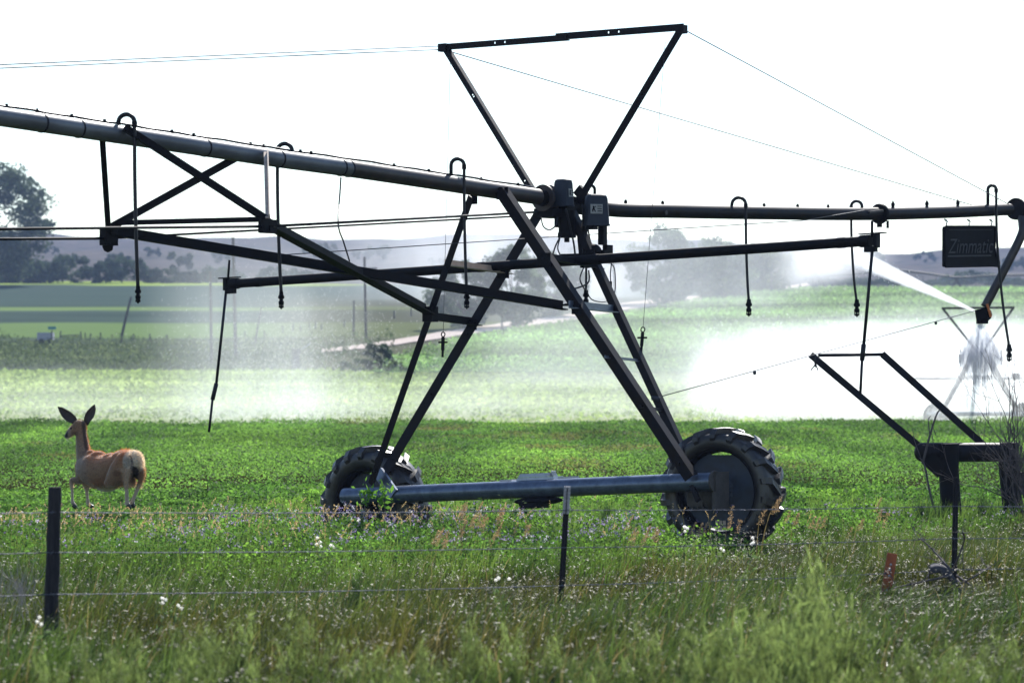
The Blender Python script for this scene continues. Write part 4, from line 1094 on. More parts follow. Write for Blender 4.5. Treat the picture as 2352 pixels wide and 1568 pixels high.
MB().lathe(P(1838, 672, Y), ((.16, -.1), (.16, .5), (.30, .55), (.30, 1.0), (.16, 1.05), (.13, 1.25), (.02, 1.35)), zv, 12).build("valve_body", M['steel'], o, 40)
MB().lathe(P(1838, 660, Y - .3), ((.22, 0), (.22, .06)), (0, 1, 0), 12).build("valve_wheel", M['steel'], o)

# ------------------------------------------------------------------ irrigators farther off
Y2 = 129.0
o = thing("distant_irrigator", "pale second irrigation tower standing in the bright spray at the right", "irrigator", P(2250, 985, Y2), "far irrigators")
def p2(x, y, d=0): return P(x, y, Y2 + d)
for a, b in ((p2(2232, 815, .3), p2(2140, 985, 1.2)), (p2(2240, 812, -.3), p2(2143, 985, -.6)), (p2(2262, 815, .3), p2(2360, 985, 1.2)), (p2(2270, 812, -.3), p2(2362, 985, -.6))):
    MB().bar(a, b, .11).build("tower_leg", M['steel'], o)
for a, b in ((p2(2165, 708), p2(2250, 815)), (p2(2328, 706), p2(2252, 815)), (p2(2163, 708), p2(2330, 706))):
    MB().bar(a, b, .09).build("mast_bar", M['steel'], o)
MB().tube([p2(2262, 806, -14), p2(2250, 812, 0), p2(2238, 808, 40)], .09, 12).build("water_pipe", M['steel'], o, True)
MB().tube([p2(2100, 869, .4), p2(2420, 869, .4)], .045, 8).build("boom_pipe", M['steel'], o)
MB().bar(p2(2205, 864, .2), p2(2298, 864, .2), .07).build("cross_tie", M['steel'], o)
MB().box(p2(2333, 863), (.34, .3, .22)).box(p2(2331, 869.5), (.1, .1, .12)).build("control_box", M['box'], o)
MB().tube([p2(2128, 950, .2), p2(2375, 950, .2)], .09, 12).build("base_beam", M['galv'], o, True)
for x in (2150, 2352):
    mb = MB().lathe(p2(x, 958, .6), ((.36, 0), (.52, 0), (.60, .06), (.60, .22), (.52, .28), (.36, .28)), (.5, .86, 0), 28)
    mb.build("wheel", M['rubber'], o, 30)
for x in (2095, 2209, 2225, 2222, 2236, 2239, 2400):
    MB().tube([p2(x, 869, .3), p2(x - (3 if x > 2100 else 7), 925 + (x % 7) * 3 if x > 2100 else 912, .3)], .018, 6).build("drop_hose", M['hose'], o)
Y3 = 455.0
gp = G(2196, 672); Y3 = gp[1]
o = thing("distant_irrigator", "thin far irrigation pipe on one tower stretching across the field edge under the hills", "irrigator", gp, "far irrigators")
def p3(x, y, d=0): return P(x, y, Y3 + d)
pp = [(1880, 634), (1960, 629), (2046, 621), (2120, 627), (2196, 637), (2270, 633), (2352, 631), (2480, 628), (2600, 640)]
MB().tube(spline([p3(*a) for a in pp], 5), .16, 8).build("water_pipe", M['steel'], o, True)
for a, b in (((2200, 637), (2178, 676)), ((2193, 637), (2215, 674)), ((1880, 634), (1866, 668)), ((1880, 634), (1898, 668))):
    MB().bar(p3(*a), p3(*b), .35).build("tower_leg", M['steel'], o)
for a, b in (((2046, 622), (2095, 642)), ((2095, 642), (2150, 648)), ((2150, 648), (2196, 637)), ((2095, 642), (2120, 627)), ((2196, 637), (2250, 648)), ((2250, 648), (2310, 645)), ((2310, 645), (2352, 631)), ((2150, 648), (2160, 632)), ((2250, 648), (2245, 634))):
    MB().bar(p3(*a), p3(*b), .09).build("truss_rod", M['galv'], o)
for x in np.arange(2060, 2480, 30):
    MB().tube([p3(x, 633), p3(x + 1, 664)], .05, 5).build("drop_hose", M['hose'], o)
g = G(1878, 666); Y4 = g[1]; o = thing("pivot_stand", "far pyramid shaped pivot stand at the bend of the dirt road", "pivot stand", g)
def p4(x, y, d=0): return P(x, y, Y4 + d)
for a, b in (((1876, 634), (1857, 667)), ((1876, 634), (1893, 666)), ((1876, 634), (1900, 668)), ((1874, 634), (1862, 664))): MB().bar(p4(*a), p4(*b, rng.uniform(-1, 1)), .2).build("stand_leg", M['steel'], o)
MB().tube([p4(1876, 668), p4(1876, 622)], .22, 8).build("riser_pipe", M['steel'], o)
MB().box(p4(1872, 658, -.5), (.8, .4, .8)).build("control_box", M['box'], o)

# ------------------------------------------------------------------ trees and shrubs
def crown_mesh(name, hgt, wid, nclump, nleaf, leaf, low=.18, cols=((.035, .055, .03), (.10, .13, .06)), shape=1.0):
    """clumps of leaves at the ends of limbs; returns leaf quads, colours and limb tips in local space"""
    tips = []
    while len(tips) < nclump:
        p = rng.normal(size=3); p /= np.linalg.norm(p); r_ = rng.uniform(.45, 1) ** .6
        q = p * r_ * V3((wid / 2, wid / 2, hgt * (1 - low) / 2)) + V3((0, 0, hgt * (low + (1 - low) / 2)))
        k = (q[2] / hgt - low) / (1 - low)
        q[:2] *= (1.15 - .55 * abs(k - .42) * shape)
        tips.append(q)
    tips = np.array(tips); m_ = nleaf // nclump; pos = []; col = []
    for t in tips:
        r_ = wid * rng.uniform(.07, .15)
        p = rng.normal(size=(m_, 3)); p /= np.linalg.norm(p, axis=1, keepdims=True)
        p = p * (rng.uniform(0, 1, (m_, 1)) ** .45) * V3((r_, r_, r_ * .72)); pos.append(t + p)
        k = rng.uniform(0, 1) ; c_ = V3(cols[0]) * (1 - k) + V3(cols[1]) * k
        col.append(np.tile(c_, (m_, 1)) * rng.uniform(.7, 1.3, (m_, 1)))
    pos = np.concatenate(pos); col = np.concatenate(col)
    Q = leafquads(pos, leaf * rng.uniform(.6, 1.3, len(pos)), .2, .6)
    return Q, np.repeat(col[:, None, :], 4, 1), tips
def tree(name, label, cat, base, hgt, wid, nclump, nleaf, leaf, group=None, trunk=.02, **k):
    o = thing(name, label, cat, base, group)
    Q, Cc, tips = crown_mesh(name, hgt, wid, nclump, nleaf, leaf, **k)
    quads("crown", Q + ORG[o.name], Cc, M['tree'], o, ORG[o.name])
    mb = MB(); r0_ = hgt * trunk; b_ = V3(base); fork = b_ + V3((rng.normal() * .1, 0, hgt * .3))
    mb.tube([b_ - V3((0, 0, .4)), b_ + V3((0, 0, hgt * .1)), fork], [r0_ * 1.5, r0_, r0_ * .8], 10)
    for t in tips[rng.permutation(len(tips))[:max(4, min(12, nclump // 4))]]:
        e = b_ + t; m_ = fork + (e - fork) * .5 + V3((0, 0, hgt * .04)); mb.tube([fork - V3((0, 0, hgt * .05)), m_, e], [r0_ * .5, r0_ * .3, r0_ * .08], 6)
    mb.build("trunk", M['bark'], o, True)
    return o
def tree_px(name, label, cat, x0, x1, yt, yb, n1, n2, leaf, group=None, by=None, **k):
    g = G((x0 + x1) / 2, by or yb); Y = g[1]
    h = EYE - (yt - HY) / FD * Y - g[2]; wd = (x1 - x0) / FD * Y
    return tree(name, label, cat, g, h, wd, n1, n2, leaf, group, **k)
GT = "trees behind the dirt road"
dk = ((.05, .075, .055), (.14, .18, .11))
tree_px("big_tree", "tall dark broad tree cut by the left edge of the photo", "tree", -160, 102, 350, 656, 190, 20000, .32, low=.02, cols=((.030, .048, .040), (.085, .11, .075)), shape=.7)
tree_px("broad_tree", "hazy broad tree, tallest of those behind the dirt road", "tree", 1440, 1610, 522, 700, 110, 9000, .24, GT, low=0., cols=dk)
tree_px("broad_tree", "hazy round tree right of the tallest tree behind the dirt road", "tree", 1560, 1720, 552, 694, 95, 7600, .24, GT, low=0., cols=dk)
tree_px("broad_tree", "hazy tree with yellowish right side at the bend of the dirt road", "tree", 1680, 1825, 566, 680, 80, 6000, .24, GT, low=.02, cols=((.04, .06, .04), (.13, .15, .06)))
tree_px("broad_tree", "faint misty tree seen between the left legs of the tower", "tree", 1105, 1255, 560, 752, 100, 8000, .22, GT, low=0., cols=dk)
tree_px("broad_tree", "faint misty tree seen right of centre between the crossing legs", "tree", 1205, 1345, 575, 728, 90, 7000, .22, GT, low=0., cols=dk)
tree_px("broad_tree", "low misty tree seen left of the tower between the left leg and the brace", "tree", 990, 1140, 600, 756, 85, 6500, .22, GT, low=0., cols=dk)
tree_px("small_tree", "small round tree in front of the trees behind the dirt road", "tree", 1615, 1725, 630, 696, 44, 3200, .17, GT, low=.0, cols=((.05, .08, .04), (.13, .17, .07)))
tree_px("round_bush", "dense round dark bush at the edge of the pale field", "bush", 833, 899, 785, 856, 40, 3000, .13, None, low=.02, cols=((.025, .045, .03), (.07, .10, .06)), shape=.5)
tree_px("low_bush", "low green bush right beside the round dark bush", "bush", 885, 935, 830, 860, 20, 900, .12, None, low=.02, cols=((.05, .09, .03), (.14, .20, .06)), shape=.4)
tree_px("low_bush", "low ragged bush left of the round dark bush", "bush", 785, 838, 822, 858, 20, 900, .12, None, low=.02, cols=((.05, .08, .04), (.10, .15, .06)), shape=.4)
gS = "dark shrubs along the foot of the hills"
sx = [(-60, 90, 590), (55, 150, 598), (110, 215, 586), (195, 290, 600), (225, 335, 592), (-120, 40, 615), (20, 120, 618), (330, 420, 618), (400, 470, 624), (455, 560, 616), (590, 660, 614), (640, 720, 620)]
for i, (a, b, t) in enumerate(sx):
    tree_px("dark_shrub", "dark hazy shrub in the row along the far end of the left field", "shrub", a, b, t, 650, 40, 2600, .26, gS, low=.0, cols=((.022, .038, .034), (.06, .085, .06)), shape=.4)
for i in range(22):
    a = 1850 + i * 34 + rng.uniform(-8, 8)
    tree_px("dark_shrub", "dark blue shrub in the thicket behind the right crop field", "shrub", a, a + rng.uniform(45, 80), 634 + rng.uniform(-10, 14) - (10 if i % 5 == 0 else 0), 662, 26, 1500, .24, "dark shrubs behind the right crop field", by=655, low=.0, cols=((.022, .038, .034), (.065, .095, .06)), shape=.4)
hs = None
for i in range(46):
    x = rng.uniform(-200, 2600); y = rng.uniform(585, 632) if x < 1500 else rng.uniform(592, 628)
    g = G(x, y)
    if hs is None:
        hs = tree("hill_shrub", "small dark shrub dotted on the dry hillside", "shrub", g, 3.2, 5.5, 10, 260, .55, "shrubs on the hillside", low=0., cols=((.03, .045, .04), (.07, .085, .06)), shape=.4)
    else:
        copy_tree(hs, g, rng.uniform(0, 6), rng.uniform(.6, 1.5))

# ------------------------------------------------------------------ ground cover
def spread(n, Y0, Y1, margin=1.22, pw=1.0):
    """random points over the wedge the camera could see"""
    t = rng.uniform(0, 1, n) ** pw
    Y = np.sqrt(Y0 ** 2 + (Y1 ** 2 - Y0 ** 2) * t); hwid = 1176 / FD * Y * margin + 1.9
    X = rng.uniform(-1, 1, n) * hwid
    return X, Y
def fbm(X, Y, s, seed=0):
    r_ = np.random.default_rng(seed); o = np.zeros_like(X); a = 1.
    for k in range(4):
        ph = r_.uniform(0, 6.28, 4); an = r_.uniform(0, 3.14, 2)
        o += a * np.sin((X * math.cos(an[0]) + Y * math.sin(an[0])) * s + ph[0] + 1.3 * np.sin(X * s * .7 + ph[2])) * np.cos((X * math.sin(an[1]) - Y * math.cos(an[1])) * s * 1.2 + ph[1])
        a *= .6; s *= 1.9
    return o
def yb(X, Y):
    """how far the dry verge reaches"""
    dx = CX + X / Y * FD
    return np.interp(dx, [-300, 300, 900, 1400, 1800, 2100, 2700], [29.2, 28.3, 28.8, 30.2, 34.5, 36, 37]) + .9 * fbm(X, Y, .8, 3)
def shade(base, var, X, Y, s, seed):
    n = fbm(X, Y, s, seed)[:, None]
    return np.clip(base * (1 + .22 * n) + var * np.clip(n, 0, 2), .004, .9)

# flowering alfalfa just beyond the verge
X, Y = spread(380000, 26.5, 52)
keep = (Y > yb(X, Y) - rng.uniform(0, .8, len(X))) & ((fbm(X, Y, 4.2, 11) > rng.normal(-.9, .4, len(X))) | (Y > 42)); X, Y = X[keep], Y[keep]
pl = fbm(X, Y, 2.2, 5)
dxp = CX + X / Y * FD
Hh = np.interp(Y, [30, 34, 38, 42, 52], [.34, .33, .25, .19, .17]) * (1 + .28 * pl + .22 * fbm(X, Y, 5.5, 6))
inb = (dxp > 700) & (dxp < 1560) & (Y > 32) & (Y < 36.6)
Hh = np.where(inb, Hh * np.interp(dxp, [700, 1000, 1150, 1350, 1560], [.80, .82, 1.1, .8, .85]), Hh)
Hh *= np.where((dxp > 1480) & (dxp < 1850) & (Y > 33) & (Y < 36), .45, 1)
Hh *= np.where((dxp < 480) & (Y > 35.0), .42, 1)
Hh *= np.where((dxp > 2020) & (Y > 35), .75, 1)
hz_ = Hh * rng.uniform(.1, 1, len(X)) ** .6
pos = np.stack([X, Y, tz(X, Y) + np.maximum(hz_, .02)], 1)
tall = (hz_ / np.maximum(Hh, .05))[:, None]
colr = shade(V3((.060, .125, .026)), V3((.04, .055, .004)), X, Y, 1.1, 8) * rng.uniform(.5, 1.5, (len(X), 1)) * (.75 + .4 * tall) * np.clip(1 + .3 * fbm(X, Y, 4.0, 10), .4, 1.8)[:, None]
Q = leafquads(pos, np.interp(Y, [27, 52], [.013, .034]) * rng.uniform(.6, 1.4, len(X)), .35, .6)
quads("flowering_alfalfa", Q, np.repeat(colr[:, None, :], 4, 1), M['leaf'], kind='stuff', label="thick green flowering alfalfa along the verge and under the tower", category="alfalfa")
# stems and long green grass amongst it
X, Y = spread(64000, 26.0, 42); keep = Y > yb(X, Y) - 1.2; X, Y = X[keep], Y[keep]
root_ = np.stack([X, Y, tz(X, Y)], 1); n = len(X)
dxp = CX + X / Y * FD
h_ = rng.uniform(.14, .40, n) * np.where((dxp < 480) & (Y > 35), .5, 1) * np.where((dxp > 1480) & (dxp < 1850), .5, 1) * np.where((dxp > 700) & (dxp < 1010) & (Y > 33), .7, 1)
Q, K = blades(root_, h_, rng.normal(0, .08, (n, 2)) + V3((.06, 0)), rng.uniform(.005, .012, n), shade(V3((.04, .08, .015)), V3((.03, .03, 0)), X, Y, 1.3, 4), shade(V3((.13, .20, .045)), V3((.05, .05, .02)), X, Y, 1.3, 4))
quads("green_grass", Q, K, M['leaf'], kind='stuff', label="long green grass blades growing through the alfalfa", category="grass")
# purple flowers
X, Y = spread(6500, 28.5, 40); keep = (Y > yb(X, Y) + .3) & (fbm(X, Y, 1.0, 12) > -.5); X, Y = X[keep], Y[keep]
dxp = CX + X / Y * FD
Hh = np.interp(Y, [30, 34, 38, 42, 52], [.36, .35, .26, .19, .17]) * (1 + .28 * fbm(X, Y, 2.2, 5)) * np.where((dxp < 480) & (Y > 35.0), .42, 1)
ok = rng.uniform(0, 1, len(X)) < np.where((dxp > 400) & (dxp < 1500), 1, .45); X, Y, Hh = X[ok], Y[ok], Hh[ok]
cen = np.stack([X, Y, tz(X, Y) + Hh + rng.uniform(-.05, .03, len(X))], 1)
pos = np.repeat(cen, 5, 0) + rng.normal(0, .009, (len(cen) * 5, 3))
cc_ = np.array([(.30, .23, .46), (.22, .16, .38), (.50, .47, .60), (.17, .13, .28)])[rng.integers(0, 4, len(cen))]
Q = leafquads(pos, rng.uniform(.006, .0105, len(pos)), 0, .8)
quads("alfalfa_flowers", Q, np.repeat(np.repeat(cc_, 5, 0)[:, None, :], 4, 1), M['leaf'], kind='stuff', label="tiny purple alfalfa flowers dotted through the green", category="flowers")
# mown alfalfa up to the crest
X, Y = spread(400000, 45, 122, 1.16, .8)
dxp = CX + X / Y * FD
pos = np.stack([X, Y, tz(X, Y) + rng.uniform(.01, 1, len(X)) ** .8 * np.interp(Y, [45, 60, 118, 122], [.17, .20, .26, .34]) * (1 + .3 * fbm(X, Y, .5, 9))], 1)
dry = np.clip((fbm(X, Y * .45, .42, 21) - .75) * 1.0, 0, .7)[:, None]
colr = shade(V3((.085, .165, .036)), V3((.04, .06, .006)), X, Y * .6, .45, 18) * rng.uniform(.65, 1.35, (len(X), 1))
colr = colr * np.clip(1 + .22 * fbm(X, Y * .5, .22, 81) + .12 * fbm(X, Y, 1.6, 82), .45, 1.6)[:, None]
colr = colr * (1 - dry) + V3((.17, .13, .06)) * dry * rng.uniform(.7, 1.3, (len(X), 1))
Q = leafquads(pos, np.interp(Y, [45, 122], [.021, .052]) * rng.uniform(.6, 1.4, len(X)), .3, .55)
quads("alfalfa_field", Q, np.repeat(colr[:, None, :], 4, 1), M['leaf'], kind='stuff', label="short bright green alfalfa reaching to the crest of the near field", category="alfalfa")
# pale hay field behind
X, Y = spread(60000, 121.5, 232, 1.1, .7)
pos = np.stack([X, Y, tz(X, Y) + rng.uniform(.02, .22, len(X))], 1)
colr = shade(V3((.20, .26, .10)), V3((.06, .05, .035)), X * .4, Y, .12, 33) * rng.uniform(.7, 1.3, (len(X), 1))
Q = leafquads(pos, np.interp(Y, [121, 232], [.10, .19]) * rng.uniform(.6, 1.3, len(X)), .35, .5)
quads("hay_stubble", Q, np.repeat(colr[:, None, :], 4, 1), M['leaf'], kind='stuff', label="pale green regrowing hay on the misty field", category="hay")
# crop on the right slope, in rows
n = 150000
t = rng.uniform(0, 1, n); cy = 863 + (670 - 863) * t ** .8; cx = np.interp(-cy, -ce[:, 1], ce[:, 0]); cx = cx + rng.uniform(0, 1, n) * (2750 - cx)
Yt = np.arange(180, 620, 2.0); tab = {}
def ygrid(side):
    zz = tz(np.full_like(Yt, side), Yt); return HY - (zz - EYE) / Yt * FD
yy = tz((cx - CX) / FD * 300, np.full(n, 300.)) * 0
for it in range(1):
    Yc = np.empty(n)
    for b0_ in range(0, n, 5000):
        sl = slice(b0_, b0_ + 5000); XX = (cx[sl, None] - CX) / FD * Yt[None, :]
        pj = HY - (tz(XX, np.broadcast_to(Yt, XX.shape)) - EYE) / Yt * FD
        Yc[sl] = Yt[np.argmax(pj <= cy[sl, None], axis=1)]
Yc = Yc + rng.uniform(0, 2, n); Xc = (cx - CX) / FD * Yc
pos = np.stack([Xc, Yc, tz(Xc, Yc) + .25 + rng.uniform(.05, .75, n)], 1)
colr = shade(V3((.15, .225, .090)), V3((.03, .06, .02)), Xc * .25, Yc, .13, 41) * rng.uniform(.55, 1.5, (n, 1)) * (1 - .55 * np.clip(np.sin(Yc * .16 + .02 * Xc + .5 * np.sin(Xc * .05)), 0, 1) * (fbm(Xc * .3, Yc, .06, 77) > -.3))[:, None]
Q = leafquads(pos, np.interp(Yc, [220, 500], [.16, .27]) * rng.uniform(.6, 1.4, n), .1, .30)
quads("crop_rows", Q, np.repeat(colr[:, None, :], 4, 1), leafmat("crop_leaf", .5, .55, .3), kind='stuff', label="glittering green row crop on the right slope", category="crop")
# weeds of the ditch at the left and beside the road
X = rng.uniform(-62, 14, 26000); Y = rng.uniform(233, 310, 26000)
dxp = CX + X / Y * FD
keep = (dxp < 905) & (rng.uniform(0, 1, len(X)) < np.clip(1.15 - (dxp - 350) / 700, .2, 1)); X, Y = X[keep], Y[keep]
wn = np.clip(fbm(X, Y, .16, 51) * .55 + .42, .04, 1.6)
pos = np.stack([X, Y, tz(X, Y) + rng.uniform(0, 1, len(X)) * np.interp(Y, [233, 262, 285, 310], [.5, .9, 1.7, 1.5]) * wn], 1)
colr = shade(V3((.085, .11, .062)), V3((.05, .045, .03)), X, Y, .2, 52) * rng.uniform(.6, 1.4, (len(X), 1))
Q = leafquads(pos, rng.uniform(.10, .24, len(X)), -.8, .35)
quads("ditch_weeds", Q, np.repeat(colr[:, None, :], 4, 1), M['tree'], kind='stuff', label="tall grey green weeds filling the ditch behind the pale field", category="weeds")
# dry verge between road and fence
X, Y = spread(165000, 15.5, 38); keep = (Y < yb(X, Y) + rng.uniform(-.4, 1.2, len(X))) & (fbm(X, Y, 2.6, 67) + .6 * fbm(X, Y, 7.5, 68) > rng.normal(-.75, .5, len(X))); X, Y = X[keep], Y[keep]
n = len(X); root_ = np.stack([X, Y, tz(X, Y) - .02], 1); cl = fbm(X, Y, 1.7, 61)
dxp = CX + X / Y * FD
h_ = np.clip(rng.uniform(.08, .34, n) * (1 + .30 * cl + .32 * fbm(X, Y, 4.5, 69)), .04, .52) * np.where((dxp > 1480) & (dxp < 1850) & (Y > 29.5), .5, 1) * np.where((dxp > 1960) & (dxp < 2300) & (Y > 24) & (Y < 28), .42, 1)
straw = (rng.uniform(0, 1, n) < .06 + .08 * fbm(X, Y, .7, 66))[:, None]
gre = np.clip(fbm(X, Y, .55, 63) * .8 + .8, 0, 1)[:, None]
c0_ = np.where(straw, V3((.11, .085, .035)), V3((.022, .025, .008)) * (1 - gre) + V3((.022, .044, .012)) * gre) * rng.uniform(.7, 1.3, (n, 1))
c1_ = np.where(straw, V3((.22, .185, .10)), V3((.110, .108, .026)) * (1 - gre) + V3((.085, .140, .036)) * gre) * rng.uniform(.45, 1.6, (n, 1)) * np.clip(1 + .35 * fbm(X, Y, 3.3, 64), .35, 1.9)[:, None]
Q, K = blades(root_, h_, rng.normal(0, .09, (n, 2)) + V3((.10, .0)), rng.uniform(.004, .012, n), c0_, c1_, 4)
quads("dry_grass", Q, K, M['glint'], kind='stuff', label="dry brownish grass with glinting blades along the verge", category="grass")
# bent pale seed tips, coloured near white to stand for sun glints
X, Y = spread(15000, 15.5, 37); keep = Y < yb(X, Y) + .4; X, Y = X[keep], Y[keep]; n = len(X)
base = np.stack([X, Y, tz(X, Y) + rng.uniform(.12, .30, n)], 1)
pos = np.repeat(base, 3, 0) + rng.normal(0, .010, (n * 3, 3))
d_ = np.tile(V3((.8, 0, -.25)), (n * 3, 1)) + rng.normal(0, .35, (n * 3, 3)); d_ /= np.linalg.norm(d_, axis=1, keepdims=True)
e_ = np.cross(d_, rng.normal(size=(n * 3, 3))); e_ /= np.linalg.norm(e_, axis=1, keepdims=True)
L_ = rng.uniform(.005, .013, (n * 3, 1)); Q = np.stack([pos - d_ * L_, pos + e_ * L_ * .2, pos + d_ * L_, pos - e_ * L_ * .2], 1)
quads("grass_seed_glints", Q, np.tile(V3((.66, .62, .54)), (len(Q), 4, 1)) * (rng.uniform(0, 1, (len(Q), 1, 1)) ** 1.5 * .8 + .2), M['fluff'], kind='stuff', label="pale grass seed flecks and painted sun glints over the dry verge", category="grass")
# foxtails
X, Y = spread(2900, 27.3, 36.5); dxp = CX + X / Y * FD
keep = (rng.uniform(0, 1, len(X)) < np.interp(dxp, [-200, 100, 900, 1300, 2600], [.6, .7, .7, .12, .04])) & (Y > yb(X, Y) - .2) & (fbm(X, Y, .9, 71) > -.7); X, Y = X[keep], Y[keep]; n = len(X)
root_ = np.stack([X, Y, tz(X, Y)], 1); hh_ = rng.uniform(.40, .62, n) * np.interp(Y, [30, 33, 35, 37], [1, .92, .66, .5]); ln = rng.normal(0, .05, (n, 2)) + V3((.02, 0))
Qs, Ks = blades(root_, hh_, ln, np.full(n, .003), np.tile(V3((.06, .10, .03)), (n, 1)), np.tile(V3((.2, .2, .08)), (n, 1)), 3)
tip = root_ + np.concatenate([ln, (hh_ * .95)[:, None]], 1)
hd = np.concatenate([ln * 2.2 + rng.normal(0, .03, (n, 2)), np.full((n, 1), .22)], 1); hd /= np.linalg.norm(hd, axis=1, keepdims=True)
QQ = [Qs]; KK = [Ks]
for k in range(16):
    f = rng.uniform(0, 1, (n, 1)); p = tip + hd * (f * .085 - .01); dd = hd + rng.normal(0, .55, (n, 3)); dd /= np.linalg.norm(dd, axis=1, keepdims=True)
    ee = np.cross(dd, rng.normal(size=(n, 3))); ee /= np.linalg.norm(ee, axis=1, keepdims=True)
    QQ.append(np.stack([p, p + dd * .008 + ee * .0036, p + dd * .018, p + dd * .008 - ee * .0036], 1)); KK.append(np.tile(V3((.52, .39, .23)), (n, 4, 1)))
quads("foxtail_grass", np.concatenate(QQ), np.concatenate(KK), M['glint'], kind='stuff', label="tan foxtail grass heads scattered through the alfalfa", category="foxtail")

# single plants: plume grasses, thistles, feathery weeds, dark weed clumps
def local_plume():
    Qa = []; Ka = []
    n = 3; rt = rng.normal(0, .03, (n, 3)); rt[:, 2] = 0
    h = rng.uniform(.45, .62, n); ln = np.stack([rng.uniform(.0, .14, n), rng.normal(0, .05, n)], 1)
    q, k = blades(rt, h, ln, np.full(n, .004), np.tile(V3((.10, .10, .03)), (n, 1)), np.tile(V3((.28, .21, .12)), (n, 1)), 4); Qa.append(q); Ka.append(k)
    for i in range(n):
        m_ = 90; f = rng.uniform(0, 1, m_); tp = rt[i] + np.array([ln[i, 0], ln[i, 1], h[i] * .93])
        p = tp + np.stack([f * .05 + rng.normal(0, .012, m_) * (1.3 - f), rng.normal(0, .012, m_), (f - .55) * .17 - f * f * .04], 1)
        q = leafquads(p, rng.uniform(.006, .014, m_), -.4, .3); Qa.append(q); Ka.append(np.tile(V3((.36, .25, .16)), (m_, 4, 1)) * rng.uniform(.7, 1.3, (m_, 1, 1)))
    return np.concatenate(Qa), np.concatenate(Ka)
def local_thistle(puff=.019):
    mbq = []; kk = []
    h = rng.uniform(.36, .5); q, k = blades(np.zeros((3, 3)), np.array([h, h * .8, h * .85]), rng.normal(0, .06, (3, 2)), np.full(3, .006), np.tile(V3((.06, .09, .03)), (3, 1)), np.tile(V3((.10, .12, .05)), (3, 1)), 4); mbq.append(q); kk.append(k)
    lf = rng.normal(0, .04, (30, 3)); lf[:, 2] = rng.uniform(.02, h * .8, 30); mbq.append(leafquads(lf, rng.uniform(.02, .05, 30), 0, .3)); kk.append(np.tile(V3((.07, .11, .04)), (30, 4, 1)))
    stem_ = (np.concatenate(mbq), np.concatenate(kk)); heads = []
    for j in range(rng.integers(2, 5)):
        mbq = []; kk = []; c_ = np.array([rng.normal(0, .045), rng.normal(0, .03), h * rng.uniform(.85, 1.08)]); m_ = 130
        d_ = rng.normal(size=(m_, 3)); d_ /= np.linalg.norm(d_, axis=1, keepdims=True); e_ = np.cross(d_, rng.normal(size=(m_, 3))); e_ /= np.linalg.norm(e_, axis=1, keepdims=True); r_ = puff * rng.uniform(.6, 1.2, (m_, 1))
        mbq.append(np.stack([c_ + d_ * r_ * .1, c_ + d_ * r_ * .6 + e_ * .0014, c_ + d_ * r_, c_ + d_ * r_ * .6 - e_ * .0014], 1)); kk.append(np.tile(V3((.80, .78, .74)), (m_, 4, 1))); heads.append((mbq[0], kk[0]))
    return stem_[0], stem_[1], heads
def local_weed(h, spread_, dark=False, n_st=13):
    Qa = []; Ka = []
    for i in range(n_st):
        r0_ = rng.normal(0, spread_ * .35, 3); r0_[2] = 0; hh = h * rng.uniform(.4, 1.08); ln = rng.normal(0, spread_ * .45, 2)
        q, k = blades(r0_[None], np.array([hh]), ln[None], np.array([.008]), V3((.035, .025, .02))[None], V3((.06, .055, .03))[None], 5); Qa.append(q); Ka.append(k)
        m_ = 105; f = rng.uniform(.1, 1.02, m_) ** .8; wd = .045 * (1.1 - .35 * f)
        p = r0_ + np.stack([ln[0] * f ** 1.9, ln[1] * f ** 1.9, hh * f], 1) + rng.normal(0, 1, (m_, 3)) * wd[:, None]
        d_ = rng.normal(0, .38, (m_, 3)) + V3((0, 0, .9)); d_ /= np.linalg.norm(d_, axis=1, keepdims=True); e_ = np.cross(d_, rng.normal(size=(m_, 3))); e_ /= np.linalg.norm(e_, axis=1, keepdims=True); L_ = rng.uniform(.02, .07, (m_, 1))
        Qa.append(np.stack([p - d_ * L_, p + e_ * L_ * .09, p + d_ * L_, p - e_ * L_ * .09], 1))
        c_ = (V3((.035, .065, .025)) if dark else (V3((.085, .12, .030)) * (1 - f[:, None]) + V3((.18, .225, .085)) * f[:, None]) * rng.uniform(.55, 1.2)) * rng.uniform(.5, 1.5, (m_, 1)); Ka.append(np.repeat(c_[:, None, :], 4, 1))
    return np.concatenate(Qa), np.concatenate(Ka)
def plants(name, make, variants, places, mat, label, cat, group):
    protos = []
    for i, (x, y, Y, s_) in enumerate(places):
        X = (x - CX) / FD * Y
        loc = (X, Y, float(tz(X, Y)) - .01)
        if i < variants:
            r_ = make(); o = quads(name, r_[0], r_[1], M[mat], None, (0, 0, 0), label=label, category=cat, group=group); protos.append(o)
            for hq, hk in (r_[2] if len(r_) > 2 else ()): quads("seed_head", hq, hk, M[mat], o, (0, 0, 0))
        else:
            o = copy_tree(protos[i % variants], loc)
        o.location = loc; o.rotation_euler = (0, 0, rng.uniform(-.8, .8) if name == "plume_grass" else rng.uniform(0, 6.28)); o.scale = (s_,) * 3
def Yg_(y): return EYE * FD / (y - HY)
pl_ = [(x, 0, Yg_(1330) + rng.uniform(-1, 2.2), rng.uniform(.8, 1.15)) for x in (990, 1010, 1035, 1060, 1075, 1095, 1115, 1150, 1190, 1440, 1460, 1500)]
pl_ += [(x, 0, rng.uniform(30.6, 33), rng.uniform(.8, 1.2)) for x in (1590, 1672, 1745, 1800, 1860, 2010, 1950)]
plants("plume_grass", local_plume, 4, pl_, 'glint', "tan plume grass with drooping feathery head at the edge of the alfalfa", "plume grass", "tan plume grasses")
